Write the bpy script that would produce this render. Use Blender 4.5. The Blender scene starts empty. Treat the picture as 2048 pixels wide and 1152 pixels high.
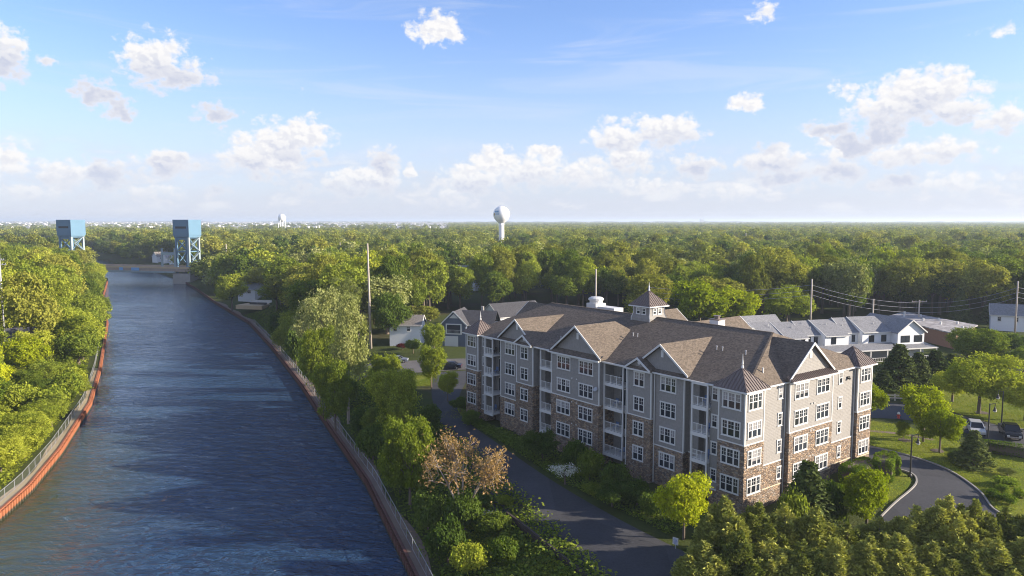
import bpy, math, random
import numpy as np
from mathutils import Vector, Matrix

R = math.radians
sc = bpy.context.scene
col = sc.collection
rng = np.random.default_rng(7)
random.seed(7)

# ------------------------------------------------------------------ camera
CZ = 31.5
FPX, PIT = 1489.97, R(5.1445)
cam_d = bpy.data.cameras.new('camera')
cam_d.sensor_width = 36.0
cam_d.lens = FPX / 2048 * 36.0
cam_d.clip_start = 0.5
cam_d.clip_end = 90000
cam = bpy.data.objects.new('camera', cam_d)
cam.location = (0, 0, CZ)
cam.rotation_euler = (math.pi / 2 - PIT, 0, 0)
col.objects.link(cam)
sc.camera = cam

# ------------------------------------------------------------------ light
SUN_DIR = Vector((0.9936, -0.113, 0)).normalized()
SUN_EL = R(17.8)
SUN_AZ = math.atan2(SUN_DIR.x, SUN_DIR.y)
sun_d = bpy.data.lights.new('sun', 'SUN')
sun_d.energy = 2.7
sun_d.angle = R(0.55)
sun_d.color = (1.0, 0.87, 0.70)
sun = bpy.data.objects.new('sun', sun_d)
sv = Vector((SUN_DIR.x * math.cos(SUN_EL), SUN_DIR.y * math.cos(SUN_EL), math.sin(SUN_EL)))
sun.rotation_euler = sv.to_track_quat('Z', 'Y').to_euler()
sun.location = (60, -20, 90)
col.objects.link(sun)

sc.view_settings.view_transform = 'Standard'
sc.view_settings.look = 'None'
sc.view_settings.exposure = 2.2
sc.view_settings.gamma = 1.0
sc.view_settings.use_curve_mapping = False
SKY_STRENGTH = 0.06

w = bpy.data.worlds.new('World')
sc.world = w
w.use_nodes = True
nt = w.node_tree
for n in list(nt.nodes):
    nt.nodes.remove(n)


class NT:
    """tiny node helper"""
    def __init__(self, tree):
        self.t = tree
    def n(self, typ, **kw):
        nd = self.t.nodes.new(typ)
        for k, v in kw.items():
            setattr(nd, k, v)
        return nd
    def link(self, a, b):
        self.t.links.new(a, b)
    def put(self, sock, v):
        if isinstance(v, bpy.types.NodeSocket):
            self.t.links.new(v, sock)
        elif v is not None:
            sock.default_value = v
    def math(self, op, a, b=None, c=None, clamp=False):
        nd = self.n('ShaderNodeMath', operation=op, use_clamp=clamp)
        self.put(nd.inputs[0], a)
        if b is not None: self.put(nd.inputs[1], b)
        if c is not None: self.put(nd.inputs[2], c)
        return nd.outputs[0]
    def vmath(self, op, a, b=None, out=0):
        nd = self.n('ShaderNodeVectorMath', operation=op)
        self.put(nd.inputs[0], a)
        if b is not None: self.put(nd.inputs[1], b)
        return nd.outputs[out]
    def mix(self, fac, a, b, blend='MIX'):
        nd = self.n('ShaderNodeMix', data_type='RGBA', blend_type=blend)
        self.put(nd.inputs[0], fac)
        self.put(nd.inputs[6], a if isinstance(a, bpy.types.NodeSocket) else (*a, 1))
        self.put(nd.inputs[7], b if isinstance(b, bpy.types.NodeSocket) else (*b, 1))
        return nd.outputs[2]
    def smooth(self, v, lo, hi, a=0.0, b=1.0):
        nd = self.n('ShaderNodeMapRange', interpolation_type='SMOOTHSTEP')
        self.put(nd.inputs[0], v)
        nd.inputs[1].default_value = lo; nd.inputs[2].default_value = hi
        nd.inputs[3].default_value = a; nd.inputs[4].default_value = b
        return nd.outputs[0]
    def noise(self, vec, scale, detail=3, rough=0.5, dist=0.0, dim='3D'):
        nd = self.n('ShaderNodeTexNoise', noise_dimensions=dim)
        if vec is not None: self.put(nd.inputs['Vector'], vec)
        nd.inputs['Scale'].default_value = scale
        nd.inputs['Detail'].default_value = detail
        nd.inputs['Roughness'].default_value = rough
        nd.inputs['Distortion'].default_value = dist
        return nd.outputs[0]


def px_azel(px, py):
    d = np.array([(px - 1024) / FPX, math.cos(PIT) - (py - 576) / FPX * math.sin(PIT),
                  -math.sin(PIT) - (py - 576) / FPX * math.cos(PIT)])
    d /= np.linalg.norm(d)
    return math.degrees(math.atan2(d[0], d[1])), math.degrees(math.asin(d[2]))


W = NT(nt)
tc = W.n('ShaderNodeTexCoord')
sky = W.n('ShaderNodeTexSky', sky_type='NISHITA')
sky.sun_disc = False
sky.sun_elevation = SUN_EL
sky.sun_rotation = SUN_AZ
sky.altitude = 0
sky.air_density = 1.0
sky.dust_density = 0.6
sky.ozone_density = 2.0
sep = W.n('ShaderNodeSeparateXYZ')
W.link(tc.outputs['Generated'], sep.inputs[0])
azn = W.math('MULTIPLY', W.math('ARCTAN2', sep.outputs[0], sep.outputs[1]), 180 / math.pi)
eln = W.math('MULTIPLY', W.math('ARCSINE', sep.outputs[2]), 180 / math.pi)
cmb = W.n('ShaderNodeCombineXYZ')
W.link(azn, cmb.inputs[0]); W.link(eln, cmb.inputs[1])
P0 = cmb.outputs[0]
# individual cumulus, (px, py, half width, half height, strength)
CLOUDS = [(312, 122, 52, 42, 1.0), (350, 148, 62, 24, .95), (402, 145, 16, 26, .7), (868, 56, 48, 28, .95), (905, 68, 32, 16, .8),
          (190, 186, 38, 24, .9), (242, 222, 28, 22, .8), (430, 230, 44, 24, .75), (5, 110, 34, 42, .95), (90, 122, 24, 16, .6),
          (575, 290, 58, 40, 1.05), (610, 275, 44, 34, 1.0), (510, 312, 56, 40, 1.0), (545, 330, 70, 30, .85),
          (330, 328, 52, 26, .95), (205, 350, 42, 28, .95), (200, 375, 36, 20, .7), (130, 350, 60, 26, .85), (12, 318, 36, 30, .9),
          (767, 335, 26, 36, 1.05), (735, 362, 70, 26, 1.0), (690, 378, 46, 18, .85), (822, 345, 14, 16, .9), (435, 382, 24, 14, .8),
          (990, 330, 40, 32, 1.05), (940, 360, 56, 30, 1.0), (1060, 345, 80, 34, .9), (1095, 305, 40, 18, .9), (900, 395, 70, 22, .75),
          (1330, 262, 64, 30, 1.0), (1235, 280, 52, 38, .95), (1250, 320, 90, 34, .8), (1160, 350, 90, 32, .75), (1390, 335, 44, 24, .9),
          (1545, 322, 48, 26, 1.05), (1560, 360, 62, 20, .85), (1495, 208, 40, 20, .8), (1688, 178, 30, 22, .65),
          (1850, 190, 74, 40, 1.05), (1790, 215, 72, 34, .95), (1905, 215, 60, 30, .9), (1700, 292, 50, 20, 1.05), (1760, 265, 40, 28, 1.0),
          (1660, 258, 60, 18, .8), (1800, 310, 80, 30, .75), (1900, 300, 70, 30, .7), (1680, 345, 60, 22, .85), (1790, 365, 50, 20, .8),
          (2010, 240, 60, 30, .75), (1530, 28, 40, 30, .55), (2000, 60, 70, 18, .45),
          (597, 182, 22, 14, .35), (1300, 375, 110, 26, .6), (600, 378, 40, 16, .6), (300, 385, 80, 20, .6), (1480, 385, 120, 24, .6), (60, 385, 80, 22, .6), (1900, 370, 110, 30, .65)]
BIGCLOUD = 1500
nbig = W.n('ShaderNodeTexNoise', noise_dimensions='2D')
W.link(P0, nbig.inputs['Vector'])
nbig.inputs['Scale'].default_value = 0.9
nbig.inputs['Detail'].default_value = 7
nbig.inputs['Roughness'].default_value = 0.62
wob = W.vmath('MULTIPLY', W.vmath('SUBTRACT', nbig.outputs[1], (0.5, 0.5, 0.5)), (1.5, 0.9, 0))
Pw = W.vmath('ADD', P0, wob)
field = None
shade_field = None
for (cx, cy, hw, hh, s) in CLOUDS:
    a, e = px_azel(cx, cy)
    ra, re = hw / FPX * 57.3 * 1.35, hh / FPX * 57.3 * 1.35
    q = W.vmath('MULTIPLY', W.vmath('SUBTRACT', Pw, (a, e, 0)), (1 / ra, 1 / re, 0))
    f = W.math('SUBTRACT', s, W.vmath('LENGTH', q, out=1))
    sq = W.n('ShaderNodeSeparateXYZ'); W.link(q, sq.inputs[0])
    if field is None:
        field, shade_field = f, sq.outputs[1]
    elif hw * hh < BIGCLOUD:
        field = W.math('SMOOTH_MAX', field, f, 0.18)
    else:
        mx = W.n('ShaderNodeMix', data_type='FLOAT')
        W.put(mx.inputs[0], W.math('MULTIPLY_ADD', W.math('SUBTRACT', f, field), 4.0, 0.5, clamp=True)); W.put(mx.inputs[2], shade_field); W.put(mx.inputs[3], sq.outputs[1])
        shade_field = mx.outputs[0]
        field = W.math('SMOOTH_MAX', field, f, 0.18)
# the same kind of cumulus bank goes on unseen outside the frame, thickened to brighten the shade
vec2 = W.vmath('MULTIPLY', P0, (0.16, 0.30, 0))
bank = W.noise(vec2, 1.0, 6, 0.6, 0.3, '2D')
outm = W.smooth(W.math('ABSOLUTE', azn), 33, 40)
bandm = W.math('MULTIPLY', W.smooth(eln, 0.2, 2.5), W.smooth(eln, 12, 60, 1.0, 0.9))
bankf = W.math('SUBTRACT', W.math('MULTIPLY', W.math('SUBTRACT', bank, 0.43), 3.2), 0.05)
bankf = W.math('ADD', bankf, W.math('MULTIPLY', W.math('SUBTRACT', W.math('MULTIPLY', outm, bandm), 1.0), 3.0))
field = W.math('MAXIMUM', field, bankf)
nfine = W.noise(W.vmath('MULTIPLY', P0, (1.0, 1.35, 0)), 1.7, 8, 0.66, 0.25, '2D')
def billow(vec):
    tot = None
    for sc_, am in ((1.0, 0.62), (2.7, 0.20)):
        v = W.n('ShaderNodeTexVoronoi', voronoi_dimensions='2D', feature='SMOOTH_F1'); W.put(v.inputs['Vector'], vec); v.inputs['Scale'].default_value = sc_; v.inputs['Smoothness'].default_value = 0.35
        t_ = W.math('MULTIPLY', W.math('SUBTRACT', 0.42, v.outputs['Distance']), am)
        tot = t_ if tot is None else W.math('ADD', tot, t_)
    return tot
wob2 = W.vmath('MULTIPLY', W.vmath('SUBTRACT', nbig.outputs[1], (0.5, 0.5, 0.5)), (0.5, 0.4, 0))
bvec = W.vmath('ADD', W.vmath('MULTIPLY', P0, (0.85, 1.15, 0)), wob2)
bil = billow(bvec)
dens = W.math('ADD', W.math('ADD', field, W.math('MULTIPLY', bil, W.smooth(field, -0.45, 0.1))), W.math('MULTIPLY', W.math('SUBTRACT', nfine, 0.5), 0.85))
alpha = W.smooth(dens, 0.0, 0.50)
# light on the clouds: billows brighter towards the sun (to the right and above)
Poff = W.vmath('ADD', P0, (0.30, 0.34, 0))
nfine2 = W.noise(W.vmath('MULTIPLY', Poff, (1.0, 1.35, 0)), 1.7, 8, 0.66, 0.25, '2D')
bil2 = billow(W.vmath('ADD', bvec, (0.16, 0.22, 0)))
lit = W.smooth(W.math('ADD', W.math('SUBTRACT', bil, bil2), W.math('MULTIPLY', W.math('SUBTRACT', nfine, nfine2), 0.8)), -0.17, 0.12)
core = W.smooth(dens, 0.2, 0.9)
base_ = W.smooth(shade_field, -0.75, 0.35, 1.0, 0.0)
dark_ = W.math('ADD', W.math('MULTIPLY', W.math('SUBTRACT', 1.0, lit), 0.45), W.math('MULTIPLY', base_, 0.95), clamp=True)
ccol = W.mix(W.math('MULTIPLY', dark_, W.math('MULTIPLY_ADD', core, 0.6, 0.4)), (3.62, 3.58, 3.56), (2.25, 2.40, 2.90))
# thin cirrus streaks
cir = W.noise(W.vmath('MULTIPLY', W.vmath('ADD', P0, W.vmath('MULTIPLY', cmb.outputs[0], (0, 0, 0))), (0.05, 0.55, 0)), 1.0, 5, 0.6, 0.6, '2D')
cira = W.math('MULTIPLY', W.math('MULTIPLY', W.smooth(cir, 0.50, 0.78), W.smooth(eln, 4, 9)), 0.30)
# milky haze that the low sky has
hz = W.smooth(eln, -1.0, 17.0, 1.0, 0.0)
skyc = W.mix(W.math('MULTIPLY', W.math('POWER', hz, 1.5), 0.80), W.mix(1.0, sky.outputs[0], (0.68, 0.725, 0.95), 'MULTIPLY'), (2.52, 2.70, 3.30))
c1 = W.mix(cira, skyc, (3.0, 3.15, 3.5))
lowfade = W.smooth(eln, -0.3, 4.5, 0.30, 1.0)
# faint broken cloud deck low over the horizon, all round
deckn = W.noise(W.vmath('MULTIPLY', P0, (0.22, 0.62, 0)), 1.0, 7, 0.62, 0.2, '2D')
decka = W.math('MULTIPLY', W.math('MULTIPLY', W.smooth(deckn, 0.42, 0.66), 0.62), W.math('MULTIPLY', W.smooth(eln, 0.1, 1.4), W.smooth(eln, 3.2, 6.5, 1.0, 0.0)))
c1 = W.mix(decka, c1, W.mix(W.smooth(deckn, 0.50, 0.72), (2.55, 2.68, 3.10), (3.35, 3.36, 3.45)))
c2 = W.mix(W.math('MULTIPLY', alpha, lowfade), c1, ccol)
bg = W.n('ShaderNodeBackground')
bg.inputs[1].default_value = SKY_STRENGTH
W.link(c2, bg.inputs[0])
wo = W.n('ShaderNodeOutputWorld')
W.link(bg.outputs[0], wo.inputs[0])

# ------------------------------------------------------------------ render settings
cy_ = sc.cycles
cy_.max_bounces = 6
cy_.diffuse_bounces = 3
cy_.glossy_bounces = 3
cy_.transmission_bounces = 4
cy_.transparent_max_bounces = 8
cy_.volume_bounces = 0
cy_.use_denoising = True
sc.cycles.pixel_filter_type = 'BLACKMAN_HARRIS'
sc.cycles.filter_width = 1.05
cy_.sample_clamp_indirect = 6.0


# ------------------------------------------------------------------ helpers: pixels on the photo -> rays (used only to survey positions)
def ray(px, py):
    x = (px - 1024) / FPX
    yy = -(py - 576) / FPX
    return np.array([x, math.cos(PIT) + yy * math.sin(PIT), -math.sin(PIT) + yy * math.cos(PIT)])
def gr(px, py, z=0.0):
    d = ray(px, py); t = (z - CZ) / d[2]
    return (d[0] * t, d[1] * t)
def at_depth(px, py, Y):
    d = ray(px, py); t = Y / d[1]
    return (d[0] * t, Y, CZ + d[2] * t)
def to_px(x, y, z):
    z -= CZ
    y2 = y * math.cos(PIT) - z * math.sin(PIT); z2 = y * math.sin(PIT) + z * math.cos(PIT)
    return 1024 + FPX * x / y2, 576 - FPX * z2 / y2

# building frame: local x runs along the right facade, local y along the canal facade
BA = R(37.192)
BO = np.array([24.494, 76.737])
BX = np.array([math.cos(BA), math.sin(BA)])
BY = np.array([-math.sin(BA), math.cos(BA)])
def b2w(x, y):
    p = BO + x * BX + y * BY
    return float(p[0]), float(p[1])
def w2b(x, y):
    d = np.array([x, y]) - BO
    return float(d @ BX), float(d @ BY)


# ------------------------------------------------------------------ helpers: objects
def props(o, label=None, cat=None, group=None, kind=None):
    if label: o['label'] = label
    if cat: o['category'] = cat
    if group: o['group'] = group
    if kind: o['kind'] = kind
    return o

def thing(name, label, cat, loc=(0, 0, 0), rot=0.0, group=None, scale=None):
    o = bpy.data.objects.new(name, None)
    o.empty_display_size = 0.5
    col.objects.link(o)
    o.location = loc
    o.rotation_euler = (0, 0, rot)
    if scale is not None: o.scale = scale
    return props(o, label, cat, group)

def child(name, me, parent, loc=None, rot=None):
    o = bpy.data.objects.new(name, me)
    col.objects.link(o)
    o.parent = parent
    if loc is not None: o.location = loc
    if rot is not None: o.rotation_euler = (0, 0, rot)
    return o

def mesh_np(name, V, F, mats, midx=None, smooth=False):
    """V Nx3, F list/array of equal-length polys or list of arrays"""
    me = bpy.data.meshes.new(name)
    V = np.asarray(V, dtype=np.float32)
    me.vertices.add(len(V)); me.vertices.foreach_set('co', V.ravel())
    if isinstance(F, np.ndarray):
        n, k = F.shape
        me.loops.add(n * k); me.polygons.add(n)
        me.loops.foreach_set('vertex_index', F.ravel().astype(np.int32))
        me.polygons.foreach_set('loop_start', (np.arange(n) * k).astype(np.int32))
    else:
        lens = [len(f) for f in F]
        me.loops.add(sum(lens)); me.polygons.add(len(F))
        me.loops.foreach_set('vertex_index', np.array([i for f in F for i in f], dtype=np.int32))
        me.polygons.foreach_set('loop_start', np.concatenate([[0], np.cumsum(lens)[:-1]]).astype(np.int32))
    for m in (mats if isinstance(mats, (list, tuple)) else [mats]):
        me.materials.append(m)
    if midx is not None:
        me.polygons.foreach_set('material_index', np.asarray(midx, dtype=np.int32))
    me.polygons.foreach_set('use_smooth', np.full(len(me.polygons), bool(smooth)))
    me.update(calc_edges=True)
    me.validate()
    return me

class MB:
    """collects primitives into ONE mesh"""
    def __init__(self):
        self.v = []; self.f = []; self.m = []
    def face(self, pts, m=0):
        i = len(self.v)
        self.v += [tuple(p) for p in pts]
        self.f.append(list(range(i, i + len(pts)))); self.m.append(m)
        return self
    def box(self, x0, x1, y0, y1, z0, z1, m=0):
        i = len(self.v)
        self.v += [(x, y, z) for z in (z0, z1) for y in (y0, y1) for x in (x0, x1)]
        for f in ((0, 2, 3, 1), (4, 5, 7, 6), (0, 1, 5, 4), (2, 6, 7, 3), (0, 4, 6, 2), (1, 3, 7, 5)):
            self.f.append([i + k for k in f]); self.m.append(m)
        return self
    def bar(self, p0, p1, w, h=None, m=0, up=(0, 0, 1)):
        """square bar between two points"""
        h = h or w
        p0, p1 = Vector(p0), Vector(p1)
        d = (p1 - p0).normalized(); u = Vector(up)
        if abs(d.dot(u)) > 0.98: u = Vector((1, 0, 0))
        s = d.cross(u).normalized(); t = s.cross(d)
        i = len(self.v)
        for p in (p0, p1):
            for a, b in ((-1, -1), (1, -1), (1, 1), (-1, 1)):
                self.v.append(tuple(p + s * (a * w / 2) + t * (b * h / 2)))
        for f in ((0, 1, 2, 3), (7, 6, 5, 4), (0, 4, 5, 1), (1, 5, 6, 2), (2, 6, 7, 3), (3, 7, 4, 0)):
            self.f.append([i + k for k in f]); self.m.append(m)
        return self
    def tube(self, pts, rad, n=8, m=0, cap=True):
        rings = []
        for k, p in enumerate(pts):
            p = Vector(p)
            a = Vector(pts[max(k - 1, 0)]); b = Vector(pts[min(k + 1, len(pts) - 1)])
            d = (b - a).normalized()
            u = Vector((0, 0, 1)) if abs(d.z) < 0.95 else Vector((1, 0, 0))
            s = d.cross(u).normalized(); t = s.cross(d)
            i = len(self.v)
            r = rad[k]
            for j in range(n):
                an = 2 * math.pi * j / n
                self.v.append(tuple(p + s * (r * math.cos(an)) + t * (r * math.sin(an))))
            rings.append(i)
        for a, b in zip(rings[:-1], rings[1:]):
            for j in range(n):
                self.f.append([a + j, a + (j + 1) % n, b + (j + 1) % n, b + j]); self.m.append(m)
        if cap:
            self.f.append([rings[0] + j for j in range(n)][::-1]); self.m.append(m)
            self.f.append([rings[-1] + j for j in range(n)]); self.m.append(m)
        return self
    def lathe(self, prof, n=20, m=0, c=(0, 0)):
        return self.tube_z([(c[0], c[1], z) for r, z in prof], [r for r, z in prof], n, m)
    def tube_z(self, pts, rad, n=12, m=0):
        rings = []
        for p, r in zip(pts, rad):
            i = len(self.v)
            for j in range(n):
                an = 2 * math.pi * j / n
                self.v.append((p[0] + r * math.cos(an), p[1] + r * math.sin(an), p[2]))
            rings.append(i)
        for a, b in zip(rings[:-1], rings[1:]):
            for j in range(n):
                self.f.append([a + j, a + (j + 1) % n, b + (j + 1) % n, b + j]); self.m.append(m)
        self.f.append([rings[0] + j for j in range(n)][::-1]); self.m.append(m)
        self.f.append([rings[-1] + j for j in range(n)]); self.m.append(m)
        return self
    def slab(self, pts, t, m=0, mside=None):
        """polygon in space thickened downwards by t"""
        n = len(pts); i = len(self.v)
        self.v += [tuple(p) for p in pts] + [(p[0], p[1], p[2] - t) for p in pts]
        self.f.append([i + k for k in range(n)]); self.m.append(m)
        self.f.append([i + n + k for k in range(n)][::-1]); self.m.append(m if mside is None else mside)
        for k in range(n):
            a, b = k, (k + 1) % n
            self.f.append([i + a, i + n + a, i + n + b, i + b]); self.m.append(m if mside is None else mside)
        return self
    def extrude(self, prof, d, m=0):
        """polygon prof extruded by vector d"""
        n = len(prof); i = len(self.v)
        self.v += [tuple(p) for p in prof] + [(p[0] + d[0], p[1] + d[1], p[2] + d[2]) for p in prof]
        self.f.append([i + k for k in range(n)]); self.m.append(m)
        self.f.append([i + n + k for k in range(n)][::-1]); self.m.append(m)
        for k in range(n):
            a, b = k, (k + 1) % n
            self.f.append([i + a, i + n + a, i + n + b, i + b]); self.m.append(m)
        return self
    def mesh(self, name, mats, smooth=False):
        return mesh_np(name, self.v, self.f, mats, self.m, smooth)
    def build(self, name, mats, parent=None, smooth=False, loc=None, rot=None):
        o = bpy.data.objects.new(name, self.mesh(name, mats, smooth))
        col.objects.link(o)
        if parent is not None: o.parent = parent
        if loc is not None: o.location = loc
        if rot is not None: o.rotation_euler = (0, 0, rot)
        return o


# ------------------------------------------------------------------ materials
def new_mat(name):
    m = bpy.data.materials.new(name)
    m.use_nodes = True
    t = m.node_tree
    b = t.nodes['Principled BSDF']
    return m, NT(t), b

def plain(name, c, rough=0.6, metal=0.0, var=0.0, vscale=2.0, spec=0.5, bump=0.0, bscale=20.0):
    m, N, b = new_mat(name)
    b.inputs['Roughness'].default_value = rough
    b.inputs['Metallic'].default_value = metal
    b.inputs['Specular IOR Level'].default_value = spec
    if var > 0:
        t = N.n('ShaderNodeTexCoord')
        nz = N.noise(t.outputs['Object'], vscale, 5, 0.6)
        k = N.math('ADD', N.math('MULTIPLY', N.math('SUBTRACT', nz, 0.5), 2 * var), 1.0)
        sc_ = N.n('ShaderNodeVectorMath', operation='SCALE')
        sc_.inputs[0].default_value = c
        N.link(k, sc_.inputs[3])
        N.link(sc_.outputs[0], b.inputs['Base Color'])
    else:
        b.inputs['Base Color'].default_value = (*c, 1)
    if bump > 0:
        t = N.n('ShaderNodeTexCoord')
        nz = N.noise(t.outputs['Object'], bscale, 4, 0.6)
        bp = N.n('ShaderNodeBump'); bp.inputs['Strength'].default_value = bump; bp.inputs['Distance'].default_value = 0.05
        N.link(nz, bp.inputs['Height']); N.link(bp.outputs[0], b.inputs['Normal'])
    return m

def leaf_mat(name, c, c2, trans=0.35, hue=0.35, scale=0.5):
    """c, c2: the two real leaf colours; each tree sits somewhere between them"""
    m, N, b = new_mat(name)
    t = N.t
    t.nodes.remove(b)
    oi = N.n('ShaderNodeObjectInfo')
    tcn = N.n('ShaderNodeTexCoord')
    geo = N.n('ShaderNodeNewGeometry')
    nz = N.noise(tcn.outputs['Object'], scale, 3, 0.6)
    fac = N.math('ADD', N.math('MULTIPLY', oi.outputs['Random'], 0.75), N.math('MULTIPLY', N.math('SUBTRACT', nz, 0.38), 1.1), clamp=True)
    colr = N.mix(fac, c, c2)
    rb = N.math('ADD', 0.68, N.math('MULTIPLY', geo.outputs['Random Per Island'], 0.64))
    rb = N.math('MULTIPLY', rb, N.math('ADD', 0.78, N.math('MULTIPLY', oi.outputs['Random'], 0.40)))
    sv_ = N.n('ShaderNodeVectorMath', operation='SCALE')
    N.link(colr, sv_.inputs[0]); N.link(rb, sv_.inputs[3])
    d = N.n('ShaderNodeBsdfDiffuse'); N.link(sv_.outputs[0], d.inputs[0])
    tr = N.n('ShaderNodeBsdfTranslucent')
    tint = N.mix(1.0, sv_.outputs[0], (1.15, 1.25, 0.55), 'MULTIPLY')
    N.link(tint, tr.inputs[0])
    ms = N.n('ShaderNodeMixShader'); ms.inputs[0].default_value = trans
    N.link(d.outputs[0], ms.inputs[1]); N.link(tr.outputs[0], ms.inputs[2])
    out = [n for n in t.nodes if n.type == 'OUTPUT_MATERIAL'][0]
    N.link(ms.outputs[0], out.inputs[0])
    return m

M = {}
M['white'] = plain('white_trim', (0.56, 0.56, 0.55), 0.5, var=0.06)
M['white_wall'] = plain('white_siding', (0.64, 0.66, 0.69), 0.6, var=0.06)
M['blue_wall'] = plain('slate_blue_siding', (0.085, 0.105, 0.15), 0.6, var=0.08)
M['dark'] = plain('dark_recess', (0.03, 0.032, 0.036), 0.7)
M['black_metal'] = plain('black_metal', (0.02, 0.02, 0.022), 0.45)
M['galv'] = plain('galvanised_steel', (0.33, 0.34, 0.36), 0.5, 0.3, var=0.1)
M['concrete'] = plain('concrete', (0.36, 0.34, 0.31), 0.85, var=0.18, vscale=0.8, bump=0.2)
M['kerb'] = plain('kerb_concrete', (0.27, 0.255, 0.235), 0.85, var=0.2, vscale=1.2)
M['wood_pole'] = plain('weathered_pole', (0.38, 0.33, 0.28), 0.85, var=0.15, vscale=2)
M['bark'] = plain('bark', (0.13, 0.10, 0.075), 0.9, var=0.3, vscale=2.5, bump=0.3)
M['bark_pale'] = plain('pale_bark', (0.30, 0.25, 0.20), 0.9, var=0.25, vscale=2.5, bump=0.3)
M['dark_wood'] = plain('dark_timber', (0.045, 0.033, 0.028), 0.85, var=0.3, vscale=1.5)
M['fence_wood'] = plain('weathered_rail', (0.50, 0.44, 0.36), 0.85, var=0.2)
M['rubber'] = plain('tyre_rubber', (0.015, 0.015, 0.016), 0.8)
M['chrome'] = plain('bright_metal', (0.6, 0.6, 0.62), 0.25, 0.9)
M['paint_line'] = plain('road_paint', (0.62, 0.62, 0.60), 0.7, var=0.15)
M['copper'] = plain('bronze_standing_seam', (0.142, 0.111, 0.098), 0.5, 0.0, var=0.12, vscale=1.0)
M['blue_steel'] = plain('blue_painted_steel', (0.085, 0.175, 0.265), 0.55, var=0.10, vscale=0.3)
M['pale_steel'] = plain('pale_green_steel', (0.25, 0.32, 0.34), 0.6, var=0.1, vscale=0.5)
M['deck_girder'] = plain('rusty_girder', (0.34, 0.27, 0.22), 0.8, var=0.25, vscale=0.4)
M['tank_white'] = plain('tank_white', (0.78, 0.79, 0.81), 0.4, var=0.03, vscale=0.2)
M['tank_blue'] = plain('tank_logo_blue', (0.10, 0.27, 0.46), 0.5)
M['tank_tan'] = plain('tank_logo_tan', (0.36, 0.25, 0.12), 0.5)
M['sign_blue'] = plain('sign_blue', (0.05, 0.12, 0.42), 0.5)
M['red'] = plain('hydrant_red', (0.45, 0.04, 0.03), 0.5)
M['tan_deck'] = plain('tan_decking', (0.50, 0.38, 0.24), 0.8, var=0.12)
M['lamp_glass'] = plain('lamp_glass', (0.7, 0.7, 0.66), 0.3)
M['mulch'] = plain('mulch', (0.075, 0.055, 0.042), 0.95, var=0.3, vscale=5)
M['lawn_furn'] = plain('dark_wicker', (0.05, 0.045, 0.04), 0.8)
M['cushion'] = plain('blue_fabric', (0.10, 0.16, 0.30), 0.9)

def glass_mat(name, c, rough=0.06):
    m, N, b = new_mat(name)
    oi = N.n('ShaderNodeObjectInfo')
    k = N.math('ADD', 0.6, N.math('MULTIPLY', oi.outputs['Random'], 0.9))
    sv_ = N.n('ShaderNodeVectorMath', operation='SCALE'); sv_.inputs[0].default_value = c
    N.link(k, sv_.inputs[3]); N.link(sv_.outputs[0], b.inputs['Base Color'])
    b.inputs['Roughness'].default_value = rough
    b.inputs['Specular IOR Level'].default_value = 0.5
    return m
M['glass'] = glass_mat('window_glass', (0.022, 0.027, 0.036))
M['blind'] = glass_mat('blinds_behind_glass', (0.22, 0.215, 0.22), 0.15)
M['car_glass'] = glass_mat('car_glass', (0.012, 0.014, 0.018))

def siding_mat(name, c):
    m, N, b = new_mat(name)
    t = N.n('ShaderNodeTexCoord')
    s = N.n('ShaderNodeSeparateXYZ'); N.link(t.outputs['Object'], s.inputs[0])
    fr = N.math('FRACT', N.math('DIVIDE', s.outputs[2], 0.17))
    nz = N.noise(N.vmath('MULTIPLY', t.outputs['Object'], (0.5, 0.5, 5.0)), 1.0, 4, 0.65)
    nz2 = N.noise(N.vmath('MULTIPLY', t.outputs['Object'], (1.0, 1.0, 0.55)), 5.0, 4, 0.75)
    k = N.math('ADD', N.math('MULTIPLY', N.math('SUBTRACT', nz, 0.5), 0.22), N.math('MULTIPLY', N.math('SUBTRACT', nz2, 0.5), 0.7))
    k = N.math('ADD', 1.0, k)
    sv_ = N.n('ShaderNodeVectorMath', operation='SCALE'); sv_.inputs[0].default_value = c
    N.link(k, sv_.inputs[3]); N.link(sv_.outputs[0], b.inputs['Base Color'])
    bp = N.n('ShaderNodeBump'); bp.inputs['Strength'].default_value = 0.8; bp.inputs['Distance'].default_value = 0.03
    N.link(N.math('SUBTRACT', 1.0, fr), bp.inputs['Height']); N.link(bp.outputs[0], b.inputs['Normal'])
    b.inputs['Roughness'].default_value = 0.7
    b.inputs['Specular IOR Level'].default_value = 0.25
    return m
M['siding'] = siding_mat('grey_shake_siding', (0.235, 0.224, 0.212))

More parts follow.
